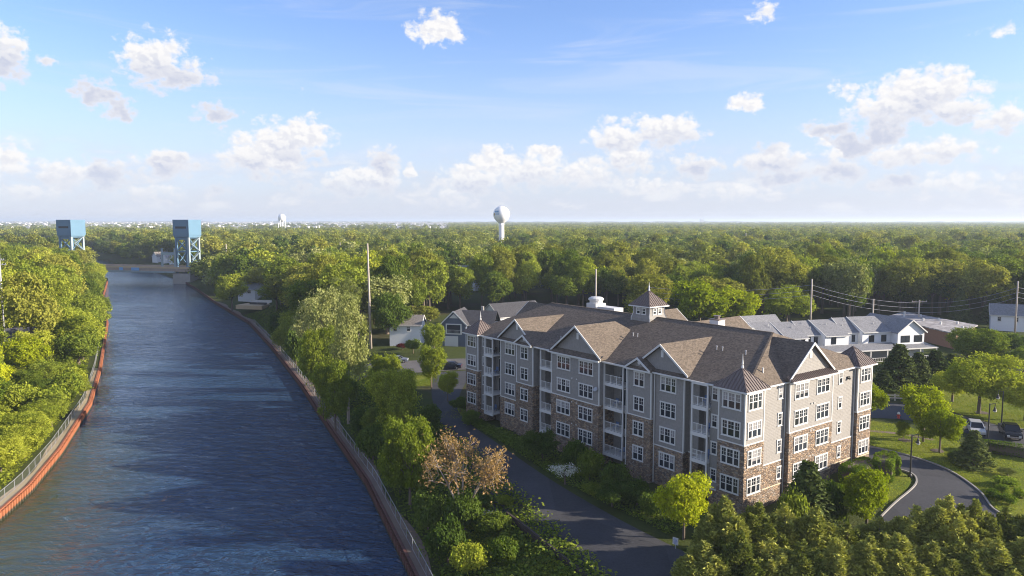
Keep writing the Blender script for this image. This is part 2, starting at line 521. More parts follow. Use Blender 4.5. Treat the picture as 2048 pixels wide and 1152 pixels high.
def stone_mat():
    m, N, b = new_mat('ledge_stone')
    t = N.n('ShaderNodeTexCoord')
    vec = N.vmath('MULTIPLY', t.outputs['Object'], (2.9, 2.9, 5.2))
    wv = N.n('ShaderNodeTexNoise'); N.link(vec, wv.inputs['Vector']); wv.inputs['Scale'].default_value = 0.8
    vec = N.vmath('ADD', vec, N.vmath('MULTIPLY', N.vmath('SUBTRACT', wv.outputs[1], (.5, .5, .5)), (0.7, 0.7, 0.7)))
    v1 = N.n('ShaderNodeTexVoronoi', feature='F1'); N.link(vec, v1.inputs['Vector']); v1.inputs['Scale'].default_value = 1.0
    v2 = N.n('ShaderNodeTexVoronoi', feature='DISTANCE_TO_EDGE'); N.link(vec, v2.inputs['Vector']); v2.inputs['Scale'].default_value = 1.0
    sp = N.n('ShaderNodeSeparateColor'); N.link(v1.outputs['Color'], sp.inputs[0])
    rp = N.n('ShaderNodeValToRGB')
    e = rp.color_ramp.elements
    e[0].position = 0.0; e[0].color = (0.118, 0.081, 0.063, 1)
    e[1].position = 1.0; e[1].color = (0.540, 0.423, 0.306, 1)
    for p, c in ((0.22, (0.234, 0.157, 0.108, 1)), (0.45, (0.343, 0.234, 0.153, 1)), (0.62, (0.433, 0.306, 0.198, 1)), (0.8, (0.298, 0.261, 0.234, 1))):
        el = e.new(p); el.color = c
    rp.color_ramp.interpolation = 'CONSTANT'
    N.link(sp.outputs[0], rp.inputs[0])
    nz = N.noise(t.outputs['Object'], 9, 4, 0.6)
    c1 = N.mix(0.35, rp.outputs[0], N.mix(nz, (0.081, 0.060, 0.050), (0.420, 0.340, 0.260)))
    mort = N.smooth(v2.outputs['Distance'], 0.02, 0.09)
    c2 = N.mix(mort, (0.140, 0.120, 0.100), c1)
    N.link(c2, b.inputs['Base Color'])
    bp = N.n('ShaderNodeBump'); bp.inputs['Strength'].default_value = 1.0; bp.inputs['Distance'].default_value = 0.06
    N.link(N.math('ADD', N.smooth(v2.outputs['Distance'], 0.0, 0.25), N.math('MULTIPLY', sp.outputs[1], 0.5)), bp.inputs['Height'])
    N.link(bp.outputs[0], b.inputs['Normal'])
    b.inputs['Roughness'].default_value = 0.9
    b.inputs['Specular IOR Level'].default_value = 0.2
    return m
M['stone'] = stone_mat()

def shingle_mat(name, c, c2, sx=1.0):
    m, N, b = new_mat(name)
    t = N.n('ShaderNodeTexCoord')
    s = N.n('ShaderNodeSeparateXYZ'); N.link(t.outputs['Object'], s.inputs[0])
    vec = N.vmath('MULTIPLY', t.outputs['Object'], (4.2, 4.2, 11.0))
    v = N.n('ShaderNodeTexVoronoi', feature='F1'); N.link(vec, v.inputs['Vector']); v.inputs['Scale'].default_value = 1.0
    sp = N.n('ShaderNodeSeparateColor'); N.link(v.outputs['Color'], sp.inputs[0])
    nz = N.noise(t.outputs['Object'], 0.5, 4, 0.6)
    nf = N.noise(t.outputs['Object'], 14, 3, 0.7)
    k = N.math('ADD', N.math('MULTIPLY', sp.outputs[0], 0.7), N.math('MULTIPLY', N.math('SUBTRACT', nz, 0.42), 0.35))
    colr = N.mix(k, c, c2)
    colr = N.mix(N.math('MULTIPLY', nf, 0.25), colr, (0.02, 0.018, 0.018))
    N.link(colr, b.inputs['Base Color'])
    bp = N.n('ShaderNodeBump'); bp.inputs['Strength'].default_value = 0.7; bp.inputs['Distance'].default_value = 0.025
    N.link(N.math('ADD', sp.outputs[1], nf), bp.inputs['Height']); N.link(bp.outputs[0], b.inputs['Normal'])
    b.inputs['Roughness'].default_value = 0.95
    b.inputs['Specular IOR Level'].default_value = 0.15
    return m
M['shingle'] = shingle_mat('brown_asphalt_shingle', (0.104, 0.085, 0.068), (0.222, 0.181, 0.143))
M['shingle_grey'] = shingle_mat('grey_asphalt_shingle', (0.18, 0.185, 0.20), (0.31, 0.315, 0.335))
M['shingle_dark'] = shingle_mat('dark_asphalt_shingle', (0.05, 0.05, 0.058), (0.10, 0.10, 0.11))
M['shingle_old'] = shingle_mat('old_grey_shingle', (0.16, 0.145, 0.135), (0.28, 0.26, 0.24))

def ground_mat():
    m, N, b = new_mat('ground_grass')
    g = N.n('ShaderNodeNewGeometry')
    n1 = N.noise(g.outputs['Position'], 0.05, 5, 0.6)
    n2 = N.noise(g.outputs['Position'], 0.6, 5, 0.7)
    n3 = N.noise(g.outputs['Position'], 5.0, 3, 0.7)
    c = N.mix(n2, (0.036, 0.054, 0.014), (0.10, 0.118, 0.028))
    c = N.mix(N.smooth(n1, 0.52, 0.68), c, (0.085, 0.075, 0.040))
    c = N.mix(N.math('MULTIPLY', n3, 0.5), c, (0.018, 0.026, 0.008))
    N.link(c, b.inputs['Base Color'])
    bp = N.n('ShaderNodeBump'); bp.inputs['Strength'].default_value = 0.8; bp.inputs['Distance'].default_value = 0.25
    N.link(N.math('ADD', n3, n2), bp.inputs['Height']); N.link(bp.outputs[0], b.inputs['Normal'])
    b.inputs['Roughness'].default_value = 0.95; b.inputs['Specular IOR Level'].default_value = 0.1
    return m
M['ground'] = ground_mat()

def lawn_mat():
    m, N, b = new_mat('mown_lawn')
    g = N.n('ShaderNodeNewGeometry')
    n1 = N.noise(g.outputs['Position'], 0.22, 5, 0.65)
    n3 = N.noise(g.outputs['Position'], 4.0, 4, 0.75)
    c = N.mix(N.smooth(n1, 0.35, 0.68), (0.150, 0.205, 0.020), (0.275, 0.285, 0.042))
    c = N.mix(N.math('MULTIPLY', n3, 0.75), c, (0.045, 0.062, 0.010))
    N.link(c, b.inputs['Base Color'])
    bp = N.n('ShaderNodeBump'); bp.inputs['Strength'].default_value = 0.9; bp.inputs['Distance'].default_value = 0.15
    N.link(n3, bp.inputs['Height']); N.link(bp.outputs[0], b.inputs['Normal'])
    b.inputs['Roughness'].default_value = 0.95; b.inputs['Specular IOR Level'].default_value = 0.1
    return m
M['lawn'] = lawn_mat()

def asphalt_mat(name, c):
    m, N, b = new_mat(name)
    g = N.n('ShaderNodeNewGeometry')
    n1 = N.noise(g.outputs['Position'], 0.18, 5, 0.65)
    n3 = N.noise(g.outputs['Position'], 3.5, 5, 0.85)
    k = N.math('ADD', N.math('MULTIPLY', N.math('SUBTRACT', n1, 0.5), 0.7), N.math('MULTIPLY', N.math('SUBTRACT', n3, 0.5), 0.9))
    sv_ = N.n('ShaderNodeVectorMath', operation='SCALE'); sv_.inputs[0].default_value = c
    N.link(N.math('ADD', 1.0, k), sv_.inputs[3])
    pv_ = N.n('ShaderNodeTexVoronoi', feature='F1'); N.link(g.outputs['Position'], pv_.inputs['Vector']); pv_.inputs['Scale'].default_value = 0.085
    pc_ = N.n('ShaderNodeSeparateColor'); N.link(pv_.outputs['Color'], pc_.inputs[0])
    st_ = N.smooth(N.noise(g.outputs['Position'], 0.7, 4, 0.7), 0.58, 0.70)
    k = N.math('ADD', k, N.math('ADD', N.math('MULTIPLY', N.smooth(pc_.outputs[0], 0.55, 0.6), -0.16), N.math('MULTIPLY', st_, -0.14)))
    N.link(N.math('ADD', 1.0, k), sv_.inputs[3])
    # tar-filled cracks
    v2 = N.n('ShaderNodeTexVoronoi', feature='DISTANCE_TO_EDGE')
    wv = N.n('ShaderNodeTexNoise'); N.link(g.outputs['Position'], wv.inputs['Vector']); wv.inputs['Scale'].default_value = 0.5
    N.link(N.vmath('ADD', g.outputs['Position'], N.vmath('MULTIPLY', wv.outputs[1], (2.5, 2.5, 0))), v2.inputs['Vector']); v2.inputs['Scale'].default_value = 0.13
    cr = N.smooth(v2.outputs['Distance'], 0.0, 0.004, 0.72, 1.0)
    N.link(N.mix(cr, (0.025, 0.025, 0.027), sv_.outputs[0]), b.inputs['Base Color'])
    bp = N.n('ShaderNodeBump'); bp.inputs['Strength'].default_value = 0.5; bp.inputs['Distance'].default_value = 0.04
    N.link(n3, bp.inputs['Height']); N.link(bp.outputs[0], b.inputs['Normal'])
    b.inputs['Roughness'].default_value = 0.9; b.inputs['Specular IOR Level'].default_value = 0.2
    return m
M['asphalt'] = asphalt_mat('asphalt', (0.060, 0.061, 0.068))
M['asphalt_light'] = asphalt_mat('worn_asphalt', (0.135, 0.128, 0.125))
M['path'] = asphalt_mat('gravel_path', (0.19, 0.145, 0.115))
M['sand'] = asphalt_mat('dry_sandy_strip', (0.36, 0.29, 0.185))

def water_mat():
    m, N, b = new_mat('canal_water')
    g = N.n('ShaderNodeNewGeometry')
    pos = g.outputs['Position']
    # shallow, silty water along the near left bank; deep blue in the middle
    s = N.n('ShaderNodeSeparateXYZ'); N.link(pos, s.inputs[0])
    n0 = N.noise(pos, 0.05, 4, 0.6)
    # distance from the left bulkhead line near the camera (line through (-61,86) and (-80,139))
    dl = N.math('ADD', N.math('MULTIPLY', N.math('ADD', s.outputs[0], 61.0), 0.94), N.math('MULTIPLY', N.math('SUBTRACT', s.outputs[1], 86.0), 0.335))
    dl = N.math('ADD', dl, N.math('MULTIPLY', N.math('SUBTRACT', n0, 0.5), 14.0))
    shallow = N.math('MULTIPLY', N.smooth(dl, 1.0, 21.0, 1.0, 0.0), N.smooth(s.outputs[1], 95, 150, 1.0, 0.25))
    c = N.mix(shallow, (0.024, 0.057, 0.118), (0.042, 0.054, 0.028))
    # current boils: paler slicks
    n1 = N.noise(N.vmath('MULTIPLY', pos, (0.035, 0.11, 0)), 1.0, 5, 0.65, 1.2)
    c = N.mix(N.math('MULTIPLY', N.smooth(n1, 0.50, 0.72), 0.28), c, (0.066, 0.090, 0.105))
    N.link(c, b.inputs['Base Color'])
    b.inputs['Roughness'].default_value = 0.06
    b.inputs['IOR'].default_value = 1.333
    b.inputs['Specular IOR Level'].default_value = 0.5
    rot = N.n('ShaderNodeVectorRotate'); rot.rotation_type = 'Z_AXIS'; rot.inputs['Angle'].default_value = R(8)
    N.link(pos, rot.inputs['Vector'])
    wv = N.vmath('MULTIPLY', rot.outputs[0], (0.50, 1.0, 0))
    h1 = N.noise(wv, 0.30, 3, 0.55, 0.8)
    h2 = N.noise(wv, 0.85, 4, 0.60, 1.1)
    h3 = N.noise(wv, 2.3, 3, 0.6, 0.5)
    h = N.math('ADD', N.math('MULTIPLY', h1, 0.9), N.math('ADD', N.math('MULTIPLY', h2, 0.75), N.math('MULTIPLY', h3, 0.17)))
    calm = N.smooth(n1, 0.42, 0.72, 1.0, 0.6)
    bp = N.n('ShaderNodeBump'); bp.inputs['Distance'].default_value = 0.85
    N.link(N.math('MULTIPLY', calm, N.smooth(dl, 2.0, 30.0, 0.34, 1.8)), bp.inputs['Strength'])
    N.link(h, bp.inputs['Height']); N.link(bp.outputs[0], b.inputs['Normal'])
    return m
M['water'] = water_mat()

def rust_mat(name, c, c2):
    m, N, b = new_mat(name)
    t = N.n('ShaderNodeTexCoord')
    nz = N.noise(N.vmath('MULTIPLY', t.outputs['Object'], (1, 1, 0.5)), 2.0, 5, 0.65)
    c_ = N.mix(N.smooth(nz, 0.35, 0.7), c, c2)
    run = N.noise(N.vmath('MULTIPLY', t.outputs['Object'], (1.6, 1.6, 0.12)), 1.0, 4, 0.6)
    c_ = N.mix(N.math('MULTIPLY', N.smooth(run, 0.52, 0.68), 0.6), c_, tuple(q * .35 for q in c))
    zz = N.n('ShaderNodeSeparateXYZ'); N.link(t.outputs['Object'], zz.inputs[0])
    tide = N.smooth(N.math('ADD', zz.outputs[2], N.math('MULTIPLY', N.math('SUBTRACT', run, 0.5), 0.5)), -3.72, -3.42, 1.0, 0.0)
    c_ = N.mix(tide, c_, (0.035, 0.034, 0.020))
    N.link(c_, b.inputs['Base Color'])
    b.inputs['Roughness'].default_value = 0.85
    return m
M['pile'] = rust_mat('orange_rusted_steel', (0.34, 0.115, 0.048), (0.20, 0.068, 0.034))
M['pile_shaded'] = rust_mat('shaded_rusted_steel', (0.125, 0.050, 0.038), (0.07, 0.032, 0.028))  # same rust darkened: the shade on the right bank is in the colour

def chain_mat():
    m, N, b = new_mat('chain_link_mesh')
    t = N.t
    tr = N.n('ShaderNodeBsdfTransparent')
    b.inputs['Base Color'].default_value = (0.42, 0.43, 0.44, 1); b.inputs['Roughness'].default_value = 0.5
    ms = N.n('ShaderNodeMixShader'); ms.inputs[0].default_value = 0.07
    N.link(tr.outputs[0], ms.inputs[1]); N.link(b.outputs[0], ms.inputs[2])
    out = [n for n in t.nodes if n.type == 'OUTPUT_MATERIAL'][0]
    N.link(ms.outputs[0], out.inputs[0])
    return m
M['chain'] = chain_mat()

def flatroof_mat():
    m, N, b = new_mat('weathered_flat_roof')
    t = N.n('ShaderNodeTexCoord')
    nz = N.noise(N.vmath('MULTIPLY', t.outputs['Object'], (0.5, 1.2, 1)), 1.0, 5, 0.7)
    N.link(N.mix(N.smooth(nz, 0.4, 0.65), (0.17, 0.155, 0.15), (0.42, 0.41, 0.42)), b.inputs['Base Color'])
    b.inputs['Roughness'].default_value = 0.9
    return m
M['flatroof'] = flatroof_mat()

LF = {
 'olive': leaf_mat('olive_leaves', (0.165, 0.190, 0.030), (0.295, 0.285, 0.052)),
 'green': leaf_mat('green_leaves', (0.097, 0.156, 0.022), (0.227, 0.258, 0.037)),
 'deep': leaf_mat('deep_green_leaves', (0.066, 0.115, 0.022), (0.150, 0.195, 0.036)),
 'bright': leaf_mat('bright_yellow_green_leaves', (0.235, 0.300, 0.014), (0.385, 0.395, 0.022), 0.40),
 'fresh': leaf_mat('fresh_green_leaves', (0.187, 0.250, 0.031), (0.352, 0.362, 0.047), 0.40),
 'pale': leaf_mat('pale_blossom_leaves', (0.175, 0.215, 0.050), (0.380, 0.375, 0.165), 0.30),
 'conifer': leaf_mat('conifer_needles', (0.050, 0.082, 0.025), (0.118, 0.137, 0.041), 0.15),
 'juniper': leaf_mat('juniper_sprays', (0.150, 0.185, 0.040), (0.360, 0.350, 0.085), 0.2, scale=0.9),
 'hedge': leaf_mat('hedge_leaves', (0.109, 0.180, 0.020), (0.211, 0.265, 0.031), 0.25),
 'orange': leaf_mat('copper_young_leaves', (0.27, 0.17, 0.075), (0.40, 0.275, 0.13), 0.35),
 'white': leaf_mat('white_blossom', (0.55, 0.56, 0.54), (0.70, 0.70, 0.66), 0.3),
 'red': leaf_mat('red_maple_leaves', (0.11, 0.022, 0.022), (0.17, 0.045, 0.03), 0.3),
 'far': leaf_mat('distant_leaves', (0.125, 0.170, 0.034), (0.265, 0.275, 0.058)),
}

# ------------------------------------------------------------------ terrain
WATER_Z, CAP_Z = -3.9, -2.9
RB = np.array([(10, 0), (-1, 45), (-8.8, 68.2), (-19.2, 96.6), (-34.8, 132.6), (-44.3, 155), (-66, 203), (-89.5, 252.4), (-127, 317), (-159.9, 377),
               (-196, 440), (-250, 520), (-330, 620), (-470, 800), (-760, 1000), (-3000, 1500)], float)
LB = np.array([(-54, 0), (-57, 60), (-60.9, 85.7), (-63.1, 94.7), (-68.6, 110.4), (-80.4, 139.3), (-96.6, 172.2), (-138, 252), (-184, 333), (-243, 447),
               (-300, 520), (-380, 610), (-520, 760), (-800, 950), (-3000, 1430)], float)
def rbx(y): return np.interp(y, RB[:, 1], RB[:, 0])
def lbx(y): return np.interp(y, LB[:, 1], LB[:, 0])
def sm(a, lo, hi):
    t = np.clip((a - lo) / (hi - lo), 0, 1)
    return t * t * (3 - 2 * t)
def inland(x, y):
    v = (x - BO[0]) * BX[0] + (y - BO[1]) * BX[1]
    return 1.0 * sm(v, 3.0, 24.0)
def height(x, y):
    x = np.asarray(x, float); y = np.asarray(y, float)
    dr = (x - rbx(y)) * 0.88
    dl = (lbx(y) - x) * 0.88
    d = np.where(dr > dl, dr, dl)
    base = inland(x, y)
    prof = np.interp(d, [0, 2.8, 9.5, 13.0], [0, 0.0, 0.55, 1.0])
    und = 0.12 * np.sin(x * 0.35 + 1.3) * np.sin(y * 0.29) * np.clip((d - 3) / 6, 0, 1) * (1 - np.clip((d - 9.5) / 3, 0, 1))
    return CAP_Z + (base - CAP_Z) * prof + und
def hz_(x, y): return float(height(x, y))

ys = np.concatenate([np.arange(20, 215, 2.4), np.arange(215, 640, 8), np.arange(640, 1500, 30)])
def grid_mesh(X, Y, Z):
    r, c = X.shape
    V = np.stack([X, Y, Z], -1).reshape(-1, 3)
    i = np.arange(r * c).reshape(r, c)
    F = np.stack([i[:-1, :-1], i[:-1, 1:], i[1:, 1:], i[1:, :-1]], -1).reshape(-1, 4)
    return V, F
ds = np.concatenate([np.arange(0, 16, 1.2), np.arange(16, 120, 2.4), np.arange(120, 260, 10), [300, 380, 500, 700, 1000, 1600, 2600, 4500, 9000, 20000, 45000]])
Yg, Dg = np.meshgrid(ys, ds, indexing='ij')
Xr = rbx(Yg) + Dg
Zr = height(Xr, Yg); Xr = np.hstack([Xr[:, :1], Xr]); Zr = np.hstack([np.full_like(Zr[:, :1], -6.5), Zr]); Yg = np.hstack([Yg[:, :1], Yg])
V, F = grid_mesh(Xr, Yg, Zr)
ground = bpy.data.objects.new('ground', mesh_np('ground', V, F, M['ground']))
col.objects.link(ground); props(ground, kind='structure')
dsl = np.concatenate([np.arange(0, 16, 1.2), np.arange(16, 60, 4), [70, 90, 120, 180, 300, 600, 1200, 3000, 9000, 20000, 45000]])
Yg, Dg = np.meshgrid(ys, dsl, indexing='ij')
Xl = lbx(Yg) - Dg
Zl = height(Xl, Yg); Xl = np.hstack([Xl[:, :1], Xl]); Zl = np.hstack([np.full_like(Zl[:, :1], -6.5), Zl]); Yg = np.hstack([Yg[:, :1], Yg])
V, F = grid_mesh(Xl[:, ::-1], Yg[:, ::-1], Zl[:, ::-1])
gl = bpy.data.objects.new('ground', mesh_np('ground', V, F, M['ground']))
col.objects.link(gl); props(gl, kind='structure')
# far plain beyond the bend of the canal
yy = np.array([1470, 2500, 4000, 7000, 12000, 25000, 60000.0])
xx = np.array([-60000, -20000, -5000, 0, 5000, 20000, 60000.0])
Yg, Xg = np.meshgrid(yy, xx, indexing='ij')
V, F = grid_mesh(Xg, Yg, np.full_like(Xg, 0.995))
fg = bpy.data.objects.new('ground', mesh_np('ground', V, F, M['ground']))
col.objects.link(fg); props(fg, kind='structure')
# low wooded rise on the horizon
mb = MB()
NA = 160
for k in range(NA):
    pass
az = np.linspace(R(-62), R(62), 220)
rr = np.array([8200, 8900, 9800, 11500.0])
hh = np.array([0.5, 17, 27, 10.0])
HX, HY, HZ = [], [], []
for r_, h_ in zip(rr, hh):
    jit = np.array([random.uniform(0.75, 1.15) for _ in az]) if h_ > 1 else np.ones_like(az)
    HX.append(r_ * np.sin(az)); HY.append(r_ * np.cos(az)); HZ.append(h_ * jit)
V, F = grid_mesh(np.array(HX), np.array(HY), np.array(HZ))
hill = bpy.data.objects.new('hills', mesh_np('hills', V, F, plain('far_wooded_rise', (0.045, 0.06, 0.022), 0.95, var=0.5, vscale=0.01)))
col.objects.link(hill); props(hill, kind='structure')

# water
yw = np.concatenate([np.arange(20, 640, 6), np.arange(640, 1430, 40)])
V = []
for y in yw:
    a, b_ = float(lbx(y)) - 1.2, float(rbx(y)) + 1.2
    V += [(a + (b_ - a) * t, y, WATER_Z) for t in (0, .25, .5, .75, 1)]
F = []
for i in range(len(yw) - 1):
    for j in range(4):
        F.append([i * 5 + j, i * 5 + j + 1, (i + 1) * 5 + j + 1, (i + 1) * 5 + j])
wat = bpy.data.objects.new('water', mesh_np('water', V, np.array(F), M['water']))
col.objects.link(wat); props(wat, kind='structure')


def resample(poly, step):
    P = np.array(poly, float)
    seg = np.linalg.norm(np.diff(P, axis=0), axis=1)
    s = np.concatenate([[0], np.cumsum(seg)])
    n = max(2, int(s[-1] / step) + 1)
    t = np.linspace(0, s[-1], n)
    return np.stack([np.interp(t, s, P[:, k]) for k in range(P.shape[1])], 1)
def smooth_poly(poly, it=2):
    P = [tuple(p) for p in poly]
    for _ in range(it):
        Q = [P[0]]
        for a, b in zip(P[:-1], P[1:]):
            Q.append((a[0] * .75 + b[0] * .25, a[1] * .75 + b[1] * .25))
            Q.append((a[0] * .25 + b[0] * .75, a[1] * .25 + b[1] * .75))
        Q.append(P[-1]); P = Q
    return P
LAWNS = []
def strip(name, left, right, mat, lift, nx=8, n=60, kind='structure'):
    Lp, Rp = smooth_poly(left), smooth_poly(right)
    def rs(P):
        P = np.array(P); seg = np.linalg.norm(np.diff(P, axis=0), axis=1)
        s = np.concatenate([[0], np.cumsum(seg)]); t = np.linspace(0, s[-1], n)
        return np.stack([np.interp(t, s, P[:, k]) for k in range(2)], 1)
    A, B = rs(Lp), rs(Rp)
    if name == 'lawn': LAWNS.append((A, B))
    t = np.linspace(0, 1, nx)[None, :, None]
    G = A[:, None] * (1 - t) + B[:, None] * t
    Z = height(G[..., 0], G[..., 1]) + lift
    V, F = grid_mesh(G[..., 0], G[..., 1], Z)
    o = bpy.data.objects.new(name, mesh_np(name, V, F, mat))
    col.objects.link(o); props(o, kind=kind)
    return o
def kerb(poly, w=0.16, h=0.13, mat=None):
    P = resample(smooth_poly(poly), 1.0)
    mb = MB()
    for a, b in zip(P[:-1], P[1:]):
        za, zb = hz_(*a), hz_(*b)
        mb.bar((a[0], a[1], za + h / 2 - 0.02), (b[0], b[1], zb + h / 2 - 0.02), w, h + 0.14)
    o = mb.build('kerb', mat or M['kerb']); props(o, kind='structure')
    return o

# the service drive beside the canal facade
strip('road', [(10.5, 57), (6.95, 63.8), (1.2, 75.2), (-3.7, 83.8), (-8.7, 102.7), (-12.9, 122.3), (-15, 135), (-16, 151)],
      [(24, 57), (19.6, 64.3), (16.6, 68.3), (11.1, 76.5), (4.5, 88.6), (-1.7, 102.7), (-6.5, 113), (-9.6, 123), (-9.5, 135), (-8, 151)], M['asphalt'], 0.05, 12, 120)
# street behind
strip('road', [(-40, 151), (-20, 151.5), (0, 152.5), (20, 158)], [(-42, 163), (-20, 163), (0, 164), (18, 169)], M['asphalt_light'], 0.06, 8, 60)
# entrance drive on the right
DO = [(44.0, 100.5), (48.94, 98.2), (52.17, 94.1), (53.85, 89.2), (53.0, 81.6), (51.4, 77.9), (50.9, 75.4), (52.6, 73.5), (58, 72), (68, 72)]
DI = [(40.8, 95.5), (44.2, 92.5), (47.7, 89.2), (48.6, 87.6), (47.6, 85.0), (45.75, 82.7), (42.0, 79.3), (38, 75), (34, 69), (34, 62)]
strip('road', DI, DO, M['asphalt'], 0.05, 12, 90)
kerb([(47.0, 99.6)] + DO[1:9])
kerb([(44.2, 92.2), (47.7, 89.2), (48.6, 87.6), (47.6, 85.0), (45.75, 82.7), (42.0, 79.3), (39, 76.2)], 0.18)
strip('road', [(68, 72), (58, 72), (52.6, 73.3)], [(70, 64), (58, 64), (44, 66)], M['asphalt'], 0.056, 6, 20)
# lawns
strip('lawn', [(49.3, 98.6), (52.5, 94.3), (54.2, 89.2), (53.3, 81.6), (51.8, 77.9), (51.2, 75.4), (53, 73.8), (58, 72.3), (70, 72.3)],
      [(47, 112), (58, 112), (62, 99), (66, 96), (70, 93), (74, 90), (76, 86), (78, 82), (80, 78)], M['lawn'], 0.03, 24, 80)
strip('lawn', [(40.8, 91.0), (43.9, 88.3), (43.2, 84.5), (41, 81)], [(44.0, 92.0), (47.5, 89.0), (47.4, 85.2), (42.2, 79.6)], M['lawn'], 0.03, 8, 30)
# walk, back road, parking
strip('path', [(45, 106.4), (52.2, 105.8), (55.8, 104.3), (58.6, 101.4)], [(45, 107.4), (52.4, 106.8), (56.2, 105.3), (59.2, 102.2)], M['path'], 0.045, 3, 30)
strip('road', [(44, 114.5), (56, 113.6), (61, 112.3), (64.5, 109.5), (66, 104), (62, 99.6), (66, 97), (76, 91)],
      [(44, 124.5), (61, 123.6), (67, 121.5), (70.5, 116.5), (72, 110.5), (74, 107), (80, 103), (92, 96)], M['asphalt'], 0.05, 12, 70)
kerb([(74.3, 107.2), (80, 103.3), (92, 96.4)])
strip('lawn', [(70.8, 117), (72.6, 111), (74.5, 107.6), (80, 103.9), (92, 97)], [(72, 132), (82, 132), (92, 130), (104, 122), (112, 112)], M['lawn'], 0.03, 14, 40)
# lawn by the far end of the drive
strip('lawn', [(-12.5, 118), (-9, 124.5), (-7.5, 132)], [(-8.2, 117), (-2, 119), (2, 126)], M['lawn'], 0.035, 6, 20)
strip('lawn', [(-14.5, 141), (-14.5, 149)], [(-22, 139), (-30, 149)], M['lawn'], 0.03, 6, 20)
# gravel path behind the right bulkhead
P = resample(RB[1:9], 4.0)
strip('path', [(x + 0.35, y) for x, y in P], [(x + 1.9 + 0.7 * math.sin(i * 0.9), y) for i, (x, y) in enumerate(P)], M['path'], 0.03, 4, 160)
P = resample(LB[1:7], 4.0)
strip('path', [(x - 0.35, y) for x, y in P], [(x - 1.5 - 0.5 * math.sin(i * 1.1), y) for i, (x, y) in enumerate(P)], M['sand'], 0.03, 4, 120)
# light concrete pad at the driveway mouth
pads = MB(); a = [gr(1368, 1122), gr(1398, 1110), gr(1420, 1124), gr(1388, 1134)]
pads.slab([(x, y, 0.10) for x, y in a], 0.2)
pd = pads.build('concrete_pad', M['concrete']); props(pd, kind='structure')
# painted stall lines
pl = MB()
for k in range(4):
    x0, y0 = 71.2 + k * 2.75, 97.2 - k * 1.55
    pl.slab([(x0, y0, hz_(x0, y0) + 0.09), (x0 + 0.13, y0, hz_(x0, y0) + 0.09), (x0 + 2.5, y0 + 4.6, hz_(x0 + 2.5, y0 + 4.6) + 0.09), (x0 + 2.37, y0 + 4.6, hz_(x0 + 2.4, y0 + 4.6) + 0.09)], 0.01)
o = pl.build('road_markings', M['paint_line']); props(o, kind='structure')


# ------------------------------------------------------------------ bulkheads of steel sheet piles
def bulkhead(side, line, ya, yb, n_parts, mat, label):
    P = resample(line, 0.25)
    P = P[(P[:, 1] >= ya) & (P[:, 1] <= yb)]
    pitch = 0.80
    Q = resample(P, pitch)
    root = thing('bulkhead', label, 'bulkhead', (float(Q[0][0]), float(Q[0][1]), 0))
    o0 = Q[0]
    # one Z-profile pile, local x along the wall, +y towards the water
    pm = MB()
    prof = [(0, 0), (0.06, 0.34), (0.44, 0.34), (0.50, 0), (0.80, 0), (0.80, -0.05), (0.46, -0.05), (0.40, 0.29), (0.10, 0.29), (0.03, -0.05)]
    s = 1 if side == 'R' else -1
    pm.extrude([(x, s * y, WATER_Z - 0.6) for x, y in prof], (0, 0, CAP_Z - WATER_Z + 0.6 + 0.02))
    me = pm.mesh('sheet_pile', mat)
    far = MB()
    for k in range(len(Q) - 1):
        a, b = Q[k], Q[k + 1]
        ang = math.atan2(b[1] - a[1], b[0] - a[0])
        if k < n_parts:
            child('sheet_pile', me, root, (a[0] - o0[0], a[1] - o0[1], 0), ang)
        else:
            ca, sa = math.cos(ang), math.sin(ang)
            far.extrude([(a[0] - o0[0] + x * ca - s * y * sa, a[1] - o0[1] + x * sa + s * y * ca, WATER_Z - 0.6) for x, y in prof], (0, 0, CAP_Z - WATER_Z + 0.62))
    if far.v:
        f = far.build('sheet_piles', mat, root); f['kind'] = 'stuff'
    cap = MB()
    for a, b in zip(Q[:-1], Q[1:]):
        ang = math.atan2(b[1] - a[1], b[0] - a[0]); nx, ny = -math.sin(ang) * s, math.cos(ang) * s
        ax, ay, bx, by = a[0] - o0[0] - nx * .12, a[1] - o0[1] - ny * .12, b[0] - o0[0] - nx * .12, b[1] - o0[1] - ny * .12
        cap.bar((ax, ay, CAP_Z + 0.05), (bx, by, CAP_Z + 0.05), 0.30, 0.14)
    cap.build('cap_beam', mat, root)
    return root
bulkhead('R', RB[1:12], 52, 430, 240, M['pile_shaded'], 'dark red-brown sheet pile bulkhead in shade along the right bank of the canal')
bulkhead('L', LB[1:11], 62, 430, 240, M['pile'], 'rusty orange sheet pile bulkhead in sun along the left bank of the canal')

